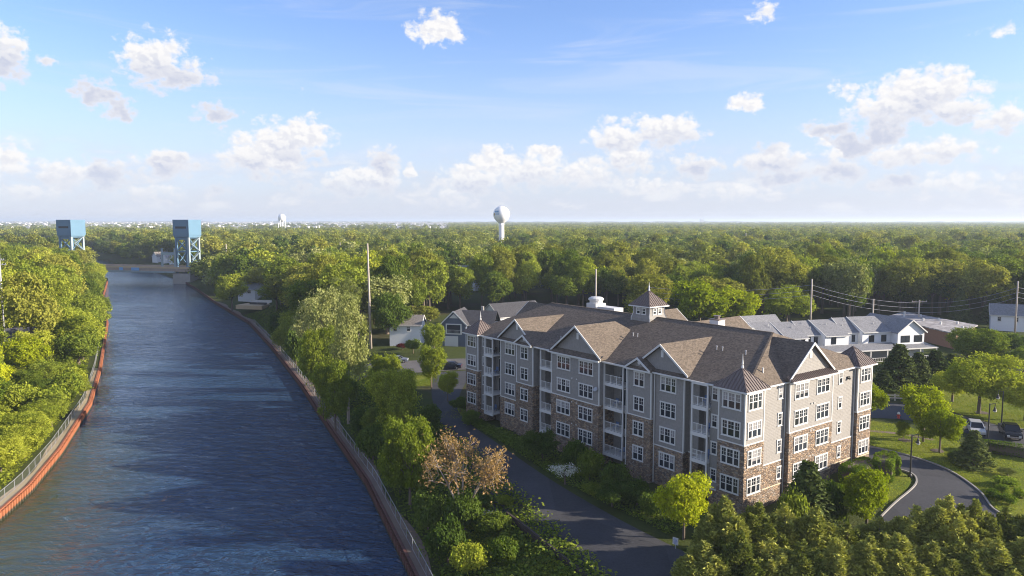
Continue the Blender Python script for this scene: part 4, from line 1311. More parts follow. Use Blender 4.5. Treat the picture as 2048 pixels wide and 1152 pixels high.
mb = MB(); mb.extrude([(-2.75, -4.56, 6.9), (-.45, -4.56, 6.9), (-1.6, -4.56, 8.0)], (0, .08, 0)); mb.build('gable_panel', M['white'], bh)
mb = MB(); mb.box(-3.9, -.5, -4.6, -4.4, 0, 2.5); mb.build('garage_door', M['white'], bh)
mb = MB(); mb.box(-3.6, .4, -4.62, -4.42, 2.95, 3.2); mb.box(-3.6, .4, -4.62, -4.42, 5.3, 5.55); mb.box(-3.6, -3.3, -4.62, -4.42, 3.2, 5.3); mb.box(.1, .4, -4.62, -4.42, 3.2, 5.3); mb.build('balcony_frame', M['white'], bh)
mb = MB(); mb.box(-3.3, .1, -4.56, -4.4, 3.2, 5.3); mb.build('door_glass', M['glass'], bh)
mb = MB(); mb.box(-3.3, .1, -4.66, -4.63, 4.0, 4.06)
for k in range(12): mb.box(-3.2 + k * .29, -3.17 + k * .29, -4.66, -4.63, 3.2, 4.0)
mb.build('railing', M['white'], bh)
add_window(bh, 'h2', (3.2, -2.5, 2.9), 0); add_window(bh, 'h2', (5.8, -2.5, 2.9), 0)
mb = MB(); mb.box(3.6, 4.2, 2.2, 2.8, 6.6, 9.2); mb.build('chimney', M['concrete'], bh)
# red-roofed shed-like fence bits behind
house('house', 'low dark-roofed garage between the blue house and the woods', at_depth(1025, 630, 215)[0], 224, R(35), 16, 10, 2.6, 3.4, M['white_wall'], M['shingle_dark'], [])

# townhouse row
TR = R(14)
tx0, ty0 = 53.5, 158.0
tdx, tdy = math.cos(TR), math.sin(TR)
def tw(s, d):
    return tx0 + s * tdx - d * tdy, ty0 + s * tdy + d * tdx
trow = thing('townhouse_row', 'row of white townhouses with grey roofs, porches and dark windows', 'townhouses', (tx0, ty0, 1.0), TR)
secs = [(0, 5.4, 0.0, 5.5, 8.0), (5.4, 10.9, -0.8, 5.3, 7.9), (10.9, 15.2, 1.2, 5.6, 8.0), (15.2, 21.2, -0.6, 5.5, 8.1), (21.2, 25.2, 1.4, 5.8, 8.4), (25.2, 32.6, 0.0, 5.9, 8.5)]
for (s0, s1, d, he, hr) in secs:
    mb = MB(); mb.box(s0, s1, d, 11, -.5, he); mb.extrude([(s0 + .01, d, he), (s0 + .01, 11, he), (s0 + .01, 5.5, hr - .1)], (.12, 0, 0)); mb.extrude([(s1 - .13, d, he), (s1 - .13, 11, he), (s1 - .13, 5.5, hr - .1)], (.12, 0, 0)); mb.build('wall', M['white_wall'], trow)
    mb = MB(); k = (hr - he) / (5.5 - d)
    mb.slab([(s0 - .05, d - .4, he - k * .4 + .12), (s1 + .05, d - .4, he - k * .4 + .12), (s1 + .05, 5.5, hr + .12), (s0 - .05, 5.5, hr + .12)], .15)
    mb.slab([(s1 + .05, 11.4, he), (s0 - .05, 11.4, he), (s0 - .05, 5.5, hr + .12), (s1 + .05, 5.5, hr + .12)], .15)
    r_ = mb.build('roof', M['shingle_grey'], trow)
    mb = MB(); mb.bar((s0 - .05, d - .45, he - k * .4 + .02), (s1 + .05, d - .45, he - k * .4 + .02), .1, .16); mb.bar((s0 - .06, d - .4, he + .1 - k * .4), (s0 - .06, 5.5, hr + .14), .1, .2); mb.build('gutter', M['white'], r_)
    for q in range(2):
        mb = MB(); xx = s0 + (s1 - s0) * random.uniform(.2, .8); yy_ = random.uniform(2.5, 4.8); zz = he + k * (yy_ - d) + .1
        mb.tube([(xx, yy_, zz - .1), (xx, yy_, zz + .45)], [.07, .07], 6); mb.build('vent_pipe', M['white'], r_)
# right-hand cross gable
s0, s1, d = 32.6, 39.6, -2.2
mb = MB(); mb.box(s0, s1, d, 11, -.5, 5.9); mb.extrude([(s0, d, 5.9), (s1, d, 5.9), ((s0 + s1) / 2, d, 8.35)], (0, .15, 0)); mb.build('wall', M['white_wall'], trow)
mb = MB(); m_ = (s0 + s1) / 2
mb.slab([(s0 - .4, d - .45, 5.75), (m_, d - .45, 8.6), (m_, 11, 8.6), (s0 - .4, 11, 5.75)], .15); mb.slab([(s1 + .4, d - .45, 5.75), (s1 + .4, 11, 5.75), (m_, 11, 8.6), (m_, d - .45, 8.6)], .15); r_ = mb.build('roof', M['shingle_grey'], trow)
mb = MB(); mb.bar((s0 - .4, d - .5, 5.65), (m_, d - .5, 8.5), .08, .25); mb.bar((s1 + .4, d - .5, 5.65), (m_, d - .5, 8.5), .08, .25); mb.build('trim', M['white'], r_)
# left cross gable
s0, s1, d = -7.0, 0.0, -1.5
mb = MB(); mb.box(s0, s1, d, 11, -.5, 5.4); mb.extrude([(s0, d, 5.4), (s1, d, 5.4), ((s0 + s1) / 2, d, 8.0)], (0, .15, 0)); mb.build('wall', M['white_wall'], trow)
mb = MB(); m_ = (s0 + s1) / 2
mb.slab([(s0 - .4, d - .45, 5.2), (m_, d - .45, 8.2), (m_, 11, 8.2), (s0 - .4, 11, 5.2)], .15); mb.slab([(s1 + .4, d - .45, 5.2), (s1 + .4, 11, 5.2), (m_, 11, 8.2), (m_, d - .45, 8.2)], .15); r_ = mb.build('roof', M['shingle_grey'], trow)
mb = MB(); mb.bar((s0 - .4, d - .5, 5.1), (m_, d - .5, 8.1), .08, .25); mb.bar((s1 + .4, d - .5, 5.1), (m_, d - .5, 8.1), .08, .25); mb.build('trim', M['white'], r_)
# dark windows upstairs
def tbox(s, w_, z0, z1, d):
    mb = MB(); mb.box(s - w_ / 2 - .08, s + w_ / 2 + .08, d - .05, d + .05, z0 - .08, z1 + .08); f_ = mb.build('window', M['black_metal'], trow)
    mb = MB(); mb.box(s - w_ / 2, s - .03, d - .08, d + .02, z0, z1); mb.box(s + .03, s + w_ / 2, d - .08, d + .02, z0, z1); mb.build('pane', M['glass'], f_)
for s, w_, d in [(2.4, 1.0, 0), (7.6, .9, -.8), (9.6, .8, -.8), (12.4, .9, 1.2), (14.2, .8, 1.2), (17.4, 1.1, -.6), (22.3, .7, 1.4), (24.0, .7, 1.4), (27.6, 1.2, 0), (30.8, 1.2, 0), (34.6, 2.2, -2.2), (38.0, 2.0, -2.2)]:
    tbox(s, w_, 3.6, 5.0, d)
# porch roof along the front, posts, rail, shade sheet
mb = MB(); mb.slab([(6, -5.2, 2.75), (40.6, -5.2, 2.75), (40.6, -.4, 3.35), (6, -.4, 3.35)], .14); pr = mb.build('porch_roof', M['shingle_grey'], trow)
mb = MB(); mb.bar((6, -5.25, 2.65), (40.6, -5.25, 2.65), .12, .25); mb.build('porch_beam', M['white'], pr)
for s in np.arange(6.3, 40.5, 4.25):
    mb = MB(); mb.box(s - .12, s + .12, -5.2, -4.96, -.3, 2.5); mb.build('porch_post', M['white'], trow)
mb = MB()
for s in np.arange(6.3, 40, 4.25):
    mb.box(s + .12, s + 4.1, -5.12, -5.04, .9, .98); mb.box(s + .12, s + 4.1, -5.12, -5.04, .12, .2)
    for k in range(9): mb.box(s + .3 + k * .45, s + .36 + k * .45, -5.1, -5.06, .2, .9)
mb.build('railing', M['white'], trow)
mb = MB(); mb.box(6, 40, -.95, -.88, 0, 2.5); mb.build('porch_shade_sheet', M['galv'], trow)  # grey sheet before the white walls, added for the shade under the roof
# long flat-roofed building behind
cs = [gr(1768, 634, 4.9), gr(1808, 623, 4.9), gr(1956, 650, 4.9), gr(1915, 668, 4.9)]
fx, fy = sum(c[0] for c in cs) / 4, sum(c[1] for c in cs) / 4
fb = thing('flat_roof_building', 'long low building with patchy grey flat roof behind the townhouses', 'building', (fx, fy, 1.0))
rel = [(c[0] - fx, c[1] - fy) for c in cs]
mb = MB(); mb.slab([(x * .96, y * .96, 3.6) for x, y in rel], 4.2); mb.build('wall', plain('brown_brick', (0.22, 0.12, 0.08), .9, var=.15), fb)
mb = MB(); mb.slab([(x, y, 3.9) for x, y in rel], .28); rf = mb.build('roof', M['flatroof'], fb)
for k in range(8):
    t = (k + .5) / 8 + random.uniform(-.03, .03); q = .25 + .3 * (k % 2)
    a = [rel[1][i_] + (rel[2][i_] - rel[1][i_]) * t for i_ in (0, 1)]; b = [rel[0][i_] + (rel[3][i_] - rel[0][i_]) * t for i_ in (0, 1)]
    xx, yy_ = a[0] + (b[0] - a[0]) * q, a[1] + (b[1] - a[1]) * q
    mb = MB(); mb.tube([(xx, yy_, 3.85), (xx, yy_, 4.6)], [.28, .28], 8); mb.build('vent', M['white'], rf)
# right-edge house
house('house', 'white house with grey roof at the right edge beside a tall pole', at_depth(2052, 660, 200)[0], 208, R(-30), 8, 7, 4.6, 2.6, M['white_wall'], M['shingle_grey'], [(-2, 4.0, 'h1', 'f'), (2, 4.0, 'h1', 'f')])
house('house', 'grey shed roof peeking out left of the townhouse row', at_depth(1530, 655, 176)[0], 182, R(20), 10, 8, 4.3, 3.0, M['white_wall'], M['shingle_grey'], [])
# white house on the right bank with deck
cxh = at_depth(492, 605, 292)
house('house', 'white canal-side house with deck, half hidden by trees on the right bank', cxh[0], 300, R(-25), 9, 7, 4.6, 2.4, M['white_wall'], M['shingle_grey'], [(-2.5, 4.2, 'h2', 'f'), (1.5, 4.2, 'h2', 'f')])
dk = thing('patio_terrace', 'tan terrace with white low wall beside the white canal-side house', 'terrace', (at_depth(508, 604, 276)[0], 277, 0.2), R(-15))
mb = MB(); mb.box(-5.5, 5.5, -4, 4, -1.2, 0.25); mb.build('slab', M['tan_deck'], dk)
mb = MB(); mb.box(-4.5, 4.5, 4.0, 4.3, -.5, 1.4); mb.build('low_wall', M['white'], dk)
mb = MB(); mb.box(-2, 4.5, -.5, 1.0, .25, .9); mb.build('bench', M['lawn_furn'], dk)
# houses past the bridge, seen beyond the deck
for k, (px_, py_, Y, lab, roofm) in enumerate([(322, 515, 560, 'leftmost of the white houses behind the bridge deck', 'shingle_old'), (340, 515, 545, 'middle of the white houses behind the bridge deck', 'flatroof'), (357, 518, 530, 'rightmost of the white houses behind the bridge deck', 'flatroof'),
                                              (42, 512, 470, 'dark-roofed house in the trees at far left, left of the bridge tower', 'shingle_old'), (68, 514, 455, 'white gabled house in the trees left of the bridge tower', 'flatroof'), (92, 520, 440, 'white house nearest the left bridge tower', 'shingle_dark')]):
    p = at_depth(px_, py_, Y)
    house('house', lab, p[0], Y, R(50 if k < 3 else 20), 9.5, 8, 4.2, 3.2, M['white_wall'], M[roofm], [(-2, 3.6, 'h1', 'f'), (2, 3.6, 'h1', 'f')], group='houses by the lift bridge')
p = at_depth(18, 650, 170)
house('house', 'grey-roofed white house among the left bank trees by the pole', p[0] - 4, 180, R(40), 9, 7, 3.4, 2.2, M['white_wall'], M['shingle_dark'], [])
# a few roofs glinting in the woods
for (px_, py_, Y, lab) in [(1490, 492, 700, 'white house front showing through the woods right of centre'), (1412, 490, 720, 'small pale house in the woods, behind the yellow trees'), (2035, 505, 560, 'pale house in the woods at the right edge'), (940, 588, 330, 'pale house behind the woods above the dark blue house'), (805, 515, 520, 'pale house in the woods right of the tall slim pole')]:
    p = at_depth(px_, py_, Y); house('house', lab, p[0], Y, R(random.uniform(-40, 40)), 11, 9, 7.5, 3.2, M['white_wall'], M['shingle_grey'], [(-2, 6.5, 'h1', 'f'), (2, 6.5, 'h1', 'f')])

for k, (px_, Y, rf_, wl_) in enumerate([(606, 345, 'shingle_old', 'white_wall'), (668, 430, 'shingle_grey', 'white_wall'), (770, 372, 'shingle_dark', 'white_wall'), (866, 430, 'shingle', 'white_wall'), (1078, 390, 'shingle_old', 'white_wall'), (1150, 500, 'shingle_grey', 'white_wall'),
                                    (1236, 430, 'shingle', 'blue_wall'), (1372, 410, 'shingle_dark', 'white_wall'), (1556, 440, 'shingle_grey', 'white_wall'), (1652, 392, 'shingle', 'white_wall'), (1782, 455, 'shingle_old', 'white_wall'), (1896, 410, 'shingle_grey', 'blue_wall'), (1978, 500, 'shingle_old', 'white_wall')]):
    p = at_depth(px_, 520, Y)
    nm = ['far left of the tall slim pole', 'just left of the tall slim pole', 'just right of the tall slim pole', 'above the dark blue house', 'right of the water tower', 'left of the rooftop-unit pole', 'just left of the cupola', 'just right of the cupola', 'left of the tall townhouse pole', 'right of the tall townhouse pole', 'left of the T-shaped pole', 'right of the T-shaped pole', 'left of the right-edge pole'][k]
    house('house', '%s house roof glimpsed among the far woods, %s' % ({'shingle_old': 'weathered grey', 'shingle_grey': 'pale grey', 'shingle_dark': 'dark', 'shingle': 'brown'}[rf_], nm), p[0], Y, R(random.uniform(-60, 60)), 13, 9, 6.5, 3.4, M[wl_], M[rf_], [(-2, 5.5, 'h1', 'f'), (2, 5.5, 'h1', 'f')], group='houses in the woods')

# ------------------------------------------------------------------ lift bridge
br = thing('lift_bridge', 'vertical lift bridge with two blue towers crossing the canal', 'bridge', (0, 0, 0))
BT = [(-262.6, 445.0), (-184.8, 425.0)]
ang = math.atan2(BT[1][1] - BT[0][1], BT[1][0] - BT[0][0])
for (tx, ty) in BT:
    def L2(x, y, z, tx=tx, ty=ty):
        return (tx + x * math.cos(ang) - y * math.sin(ang), ty + x * math.sin(ang) + y * math.cos(ang), z)
    hx_, hy_ = 5.2, 5.4
    def obox(x0, x1, y0, y1, z0, z1, mb):
        i = len(mb.v)
        mb.v += [L2(x, y, z) for z in (z0, z1) for y in (y0, y1) for x in (x0, x1)]
        for f in ((0, 2, 3, 1), (4, 5, 7, 6), (0, 1, 5, 4), (2, 6, 7, 3), (0, 4, 6, 2), (1, 3, 7, 5)):
            mb.f.append([i + k for k in f]); mb.m.append(0)
        return mb
    t_ = obox(-hx_, hx_, -hy_, hy_, 23.2, 32.2, MB()).build('machinery_house', M['blue_steel'], br)
    obox(-hx_ + .3, hx_ - .3, -hy_ + .3, hy_ - .3, 22.3, 23.199, MB()).build('floor_frame', M['blue_steel'], t_)
    q = MB(); obox(-3.5, 3.5, -hy_ - .05, -hy_ + .05, 27.2, 28.4, q); q.build('louvre', M['dark'], t_)
    for a in (-1, 1):
        for b in (-1, 1):
            obox(a * 4.0 - .55, a * 4.0 + .55, b * 4.3 - .55, b * 4.3 + .55, -2, 22.3, MB()).build('leg', M['pale_steel'] if a > 0 else M['blue_steel'], br)
    q = MB()
    for a in (-1, 1):
        for z0, z1 in ((6.5, 14.2), (14.2, 22)):
            q.bar(L2(a * 4, -4.3, z0), L2(a * 4, 4.3, z1), .55, .4); q.bar(L2(a * 4, 4.3, z0), L2(a * 4, -4.3, z1), .55, .4)
            q.bar(L2(a * 4, -4.3, z1), L2(a * 4, 4.3, z1), .6, .6)
    for b in (-1, 1):
        q.bar(L2(-4, b * 4.3, 14.2), L2(4, b * 4.3, 14.2), .6, .8); q.bar(L2(-4, b * 4.3, 21.5), L2(4, b * 4.3, 21.5), .6, 1.2)
        q.bar(L2(-4, b * 4.3, 14.2), L2(4, b * 4.3, 21.5), .4, .4); q.bar(L2(4, b * 4.3, 14.2), L2(-4, b * 4.3, 21.5), .4, .4)
    q.build('bracing', M['blue_steel'], br)
    q = MB()
    for k in range(4):
        z = 5.5 + k * 4.2; s = 1 if k % 2 else -1
        q.bar(L2(5.3, -s * 3.6, z), L2(5.3, s * 3.6, z + 4.2), .9, .22); q.bar(L2(5.3, -s * 3.6, z + 1), L2(5.3, s * 3.6, z + 5.2), .06, .06)
    q.build('stair', M['pale_steel'], br)
    obox(-5.6, 5.6, -6.4, 6.4, -4.5, 1.9, MB()).build('pier', M['concrete'], br)
def L3(s, y, z):
    return (BT[0][0] + s * math.cos(ang) - y * math.sin(ang), BT[0][1] + s * math.sin(ang) + y * math.cos(ang), z)
LS = math.hypot(BT[1][0] - BT[0][0], BT[1][1] - BT[0][1])
def span(s0, s1, name, mat, y0, y1, z0, z1, parent=br):
    q = MB(); i = 0
    q.v = [L3(s, y, z) for z in (z0, z1) for y in (y0, y1) for s in (s0, s1)]
    for f in ((0, 2, 3, 1), (4, 5, 7, 6), (0, 1, 5, 4), (2, 6, 7, 3), (0, 4, 6, 2), (1, 3, 7, 5)): q.f.append(list(f)); q.m.append(0)
    return q.build(name, mat, parent)
dk_ = span(-1, LS + 40, 'deck', M['asphalt_light'], -6, 6, 4.0, 4.6)
span(-4, LS - 4, 'girder', M['pale_steel'], -7.3, -5.7, 2.2, 3.1); span(-4, LS - 4, 'girder', M['pale_steel'], 5.7, 6.3, 2.0, 3.2)
span(-1, LS + 40, 'parapet', M['tan_deck'], -6.4, -6.0, 4.602, 5.7); span(-1, LS + 40, 'parapet', M['deck_girder'], 6.0, 6.4, 4.602, 5.7); span(-1, LS + 40, 'fascia_girder', M['deck_girder'], -6.25, -5.95, 3.0, 4.55)
for s in (LS - 13, LS - 4.5):
    q = MB(); q.tube([L3(s, -5.4, 4.6), L3(s, -5.4, 16.0)], [.7, .6], 8); q.build('guide_post', M['pale_steel'], br)
q = MB(); q.bar(L3(LS - 13, -5.4, 13), L3(LS - 4.5, -5.4, 13), .9, 1.6); q.build('guide_beam', M['pale_steel'], br)
for k, s in enumerate((LS * .50, LS * .62)):
    p = L3(s, -6.5, 3.9); cvr = MB(); cvr.v = [L3(s + a, -6.62 + b, z) for z in (3.2, 4.9) for b in (0, .25) for a in ((-1.2, 1.2) if k == 0 else (-2.6, 2.6))]
    for f in ((0, 2, 3, 1), (4, 5, 7, 6), (0, 1, 5, 4), (2, 6, 7, 3), (0, 4, 6, 2), (1, 3, 7, 5)): cvr.f.append(list(f)); cvr.m.append(0)
    cvr.build('tarpaulin', plain('blue_tarp_%d' % k, (0.16, 0.36, 0.66), .7), br)

# ------------------------------------------------------------------ water towers
wx = at_depth(1003, 495, 820)
wt = thing('water_tower', 'white spheroid water tower on a single flared stem above the woods', 'water tower', (wx[0], 820, 0))
mb = MB(); mb.lathe([(4.8, -1), (4.0, 3), (3.05, 8), (2.9, 26), (3.0, 29)], 28); mb.build('stem', M['tank_white'], wt, True)
prof = [(3.0, 28.9), (4.2, 30.2), (6.2, 31.8), (8.0, 34.2), (8.95, 37.0), (9.1, 39.2), (8.6, 41.8), (7.2, 44.3), (5.0, 46.2), (2.6, 47.3), (0.5, 47.6)]
mb = MB(); mb.lathe(prof, 40); mb.build('tank', M['tank_white'], wt, True)
def tank_patch(a0, a1, z0, z1, mat, n=10):
    q = MB()
    zs = np.linspace(z0, z1, 5)
    rs = np.interp(zs, [p[1] for p in prof], [p[0] for p in prof]) + .06
    for i in range(n):
        for j in range(4):
            t0, t1 = a0 + (a1 - a0) * i / n, a0 + (a1 - a0) * (i + 1) / n
            q.face([(rs[j] * math.cos(t0), rs[j] * math.sin(t0), zs[j]), (rs[j] * math.cos(t1), rs[j] * math.sin(t1), zs[j]), (rs[j + 1] * math.cos(t1), rs[j + 1] * math.sin(t1), zs[j + 1]), (rs[j + 1] * math.cos(t0), rs[j + 1] * math.sin(t0), zs[j + 1])])
    return q.build('painted_logo', mat, wt)
tank_patch(R(212), R(250), 40.6, 42.6, M['tank_blue']); tank_patch(R(205), R(220), 37.4, 40.0, M['tank_tan'])
for k in range(6):
    tank_patch(R(224 + k * 5.2), R(227.4 + k * 5.2), 38.3, 39.6 + .3 * (k % 2), M['tank_blue'], 2)
wx2 = at_depth(564, 450, 1650)
w2 = thing('water_tower', 'small far-off white water tower on legs near the horizon', 'water tower', (wx2[0], 1650, 0))
mb = MB(); mb.lathe([(1.0, 29), (6.0, 32), (7.6, 35), (7.6, 42), (5.5, 45), (1.0, 46.8)], 24); mb.build('tank', M['tank_white'], w2, True)
for k in range(6):
    mb = MB(); a = k * math.pi / 3 + .3; mb.tube([(8.6 * math.cos(a), 8.6 * math.sin(a), 0), (7.0 * math.cos(a), 7.0 * math.sin(a), 34)], [.75, .6], 6); mb.build('leg', M['tank_white'], w2)
mb = MB(); mb.tube([(0, 0, 0), (0, 0, 30)], [1.1, 1.1], 8); mb.build('riser', M['tank_white'], w2)
mb = MB(); q = at_depth(1404, 436, 6000); mb.box(-14, 14, -14, 14, 0, 44); mb.box(-8, 8, -8, 8, 44, 52)
o = mb.build('tower_block', M['white_wall']); o.location = (q[0], 6000, 0); props(o, 'tiny pale tower block on the horizon right of the water tower', 'building')

# ------------------------------------------------------------------ poles and lamps
def pole(name, label, x, y, h, r0=.17, r1=.1, arms=(), mat='wood_pole', cat='utility pole', lean=0.0):
    z = hz_(x, y)
    p = thing(name, label, cat, (x, y, z))
    mb = MB(); mb.tube([(0, 0, -.3), (lean, 0, h)], [r0, r1], 10); mb.build('pole', M[mat], p, True)
    for (za, L, an) in arms:
        mb = MB(); c, s = math.cos(an) * L / 2, math.sin(an) * L / 2
        mb.bar((-c, -s, za), (c, s, za), .16, .16); am = mb.build('crossarm', M[mat], p)
        mb = MB()
        for t_ in (-.9, -.45, .45, .9): mb.tube([(c * t_, s * t_, za + .08), (c * t_, s * t_, za + .34)], [.07, .05], 6)
        mb.build('insulator', M['galv'], am)
    return p
x, y = gr(742, 702, 0); pz = at_depth(735, 492, y)[2]
pole('utility_pole', 'tall slim bare pole standing on the right bank among pale trees', x, y, pz, .34, .18, lean=-.4)
x, y = gr(11, 715, 0); pole('utility_pole', 'pale pole with crossarms at the left edge of the left bank', x, y, at_depth(7, 503, y)[2], .24, .17, [(at_depth(7, 520, y)[2], 1.9, .2), (at_depth(7, 529, y)[2], 2.6, .2)], mat='galv')
for (px_, pyt, Y, lab, arms) in [(1624, 558, 196, 'tall pole behind the left end of the townhouse row', 0), (1747, 598, 200, 'shorter pole behind the middle of the townhouses', 0), (1839, 600, 205, 'T-shaped pole standing behind the flat-roofed building', 1),
                                 (2036, 562, 196, 'tall pole at the right edge beside a white house', 0), (1192, 538, 190, 'pole behind the rooftop fan unit of the apartment building', 0), (546, 490, 420, 'leftmost of two far poles between bridge and tall slim pole', 0), (556, 488, 430, 'rightmost of two far poles between bridge and tall slim pole', 0), (452, 488, 425, 'far pole just right of the bridge tower', 0), (1492, 466, 640, 'far pole in the woods right of centre', 0), (680, 485, 480, 'far pole left of the tall slim pole', 0)]:
    p = at_depth(px_, pyt, Y); h = p[2] - hz_(p[0], Y)
    pole('utility_pole', lab, p[0], Y, h, .2 + Y / 4000, .14 + Y / 4000, [(h - .5, 4.2, 0)] if arms else ())
# overhead wires between the right-hand poles
pts = [(at_depth(1300, 575, 200)), (at_depth(1624, 570, 196)), (at_depth(1839, 606, 205)), (at_depth(2036, 575, 196)), (at_depth(2200, 575, 196))]
for lev in range(3):
    mb = MB()
    for a, b in zip(pts[:-1], pts[1:]):
        seg = []
        for k in range(13):
            t = k / 12; seg.append((a[0] + (b[0] - a[0]) * t, a[1] + (b[1] - a[1]) * t, a[2] + (b[2] - a[2]) * t - lev * 1.3 - 1.2 * 4 * t * (1 - t)))
        mb.tube(seg, [.035] * 13, 4)
    o = mb.build('overhead_wire', M['galv']); props(o, '%s overhead wire strung between the poles behind the townhouses' % ('topmost', 'middle', 'lowest')[lev], 'wire', 'wires behind the townhouses')

def street_lamp(x, y, h, lab, side):
    z = hz_(x, y); r_ = thing('street_lamp', lab, 'street lamp', (x, y, z), 0, 'black street lamps of the drive')
    mb = MB(); mb.lathe([(.24, -.1), (.22, .25), (.10, .4), (.075, h)], 10); mb.build('post', M['black_metal'], r_)
    mb = MB(); mb.bar((0, 0, h - .15), (side * .75, 0, h + .05), .07); mb.bar((side * .75, 0, h + .05), (side * .75, 0, h - .5), .06); mb.build('arm', M['black_metal'], r_)
    mb = MB(); mb.lathe([(.05, h - .45), (.12, h - .6), (.15, h - .8), (.27, h - .98), (.28, h - 1.04)], 12, 0, (side * .75, 0)); mb.build('lantern', M['black_metal'], r_)
    mb = MB(); mb.lathe([(.19, h - 1.04), (.21, h - 1.14), (.08, h - 1.24)], 12, 0, (side * .75, 0)); mb.build('globe', M['lamp_glass'], r_)
street_lamp(47.6, 86.7, 5.2, 'black street lamp at the kerb of the grass island beside the hedges', 1)
street_lamp(66.5, 101.8, 5.2, 'black street lamp standing in front of the parked pickup', 1)
street_lamp(73.1, 109.0, 5.3, 'black street lamp on the lawn edge behind the parked pickup', -1)
# hydrant, signs
hx_, hy_ = 59.9, 113.2
hy = thing('fire_hydrant', 'small white-topped red fire hydrant on the grass verge by the back road', 'hydrant', (hx_, hy_, hz_(hx_, hy_)))
mb = MB(); mb.lathe([(.26, 0), (.26, .1), (.18, .14), (.17, .7)], 10); mb.tube([(-.3, 0, .5), (.3, 0, .5)], [.09, .09], 8); mb.build('barrel', M['red'], hy)
mb = MB(); mb.lathe([(.22, .7), (.22, .78), (.16, .95), (.05, 1.05)], 10); mb.build('bonnet', M['white'], hy)
sx, sy = gr(1351, 1098, 0)
sg = thing('road_sign', 'small white sign with blue lettering on a post beside the shaded drive', 'sign', (sx, sy, 0), R(-38))
mb = MB(); mb.box(-.04, .04, -.03, .03, -.2, 1.0); mb.build('post', M['galv'], sg)
mb = MB(); mb.box(-.29, .29, -.055, -.03, .45, 1.15); bd = mb.build('panel', M['white'], sg)
mb = MB()
for k, (a, b) in enumerate([(-.10, .10), (-.20, .16), (-.16, .22), (-.22, .18), (-.12, .16)]):
    z = 1.05 - k * .12
    x = a
    while x < b:
        wd = random.uniform(.04, .08); mb.box(x, min(x + wd, b), -.062, -.055, z - .06, z); x += wd + .025
mb.build('lettering', M['sign_blue'], bd)
# post-and-rail fence by the back road
fp = [(56.0, 125.2), (60, 125.4), (64, 125.0), (67.5, 124.2)]
fr_ = thing('rail_fence', 'pale two-rail wooden fence between the back road and the dark conifers', 'fence', (0, 0, 0))
P = resample(fp, 2.2)
for k, a in enumerate(P):
    z = hz_(*a); mb = MB(); mb.box(a[0] - .09, a[0] + .09, a[1] - .09, a[1] + .09, z - .1, z + 1.15); mb.build('post', M['fence_wood'], fr_)
    if k + 1 < len(P):
        b = P[k + 1]; zb = hz_(*b)
        for hh_ in (.5, .95):
            mb = MB(); mb.bar((a[0], a[1] - .1, z + hh_), (b[0], b[1] - .1, zb + hh_), .06, .2); mb.build('rail', M['fence_wood'], fr_)
# slab by the orange tree
p = gr(976, 1013, -.2)
mb = MB(); mb.slab([(-1.1, -.9, .45), (.9, -1.2, .45), (1.3, .6, .45), (-.6, 1.0, .45)], .5); o = mb.build('concrete_block', M['concrete']); o.location = (p[0], p[1], hz_(*p)); props(o, 'pale concrete slab at the drive edge beside the copper-leaved tree', 'slab')

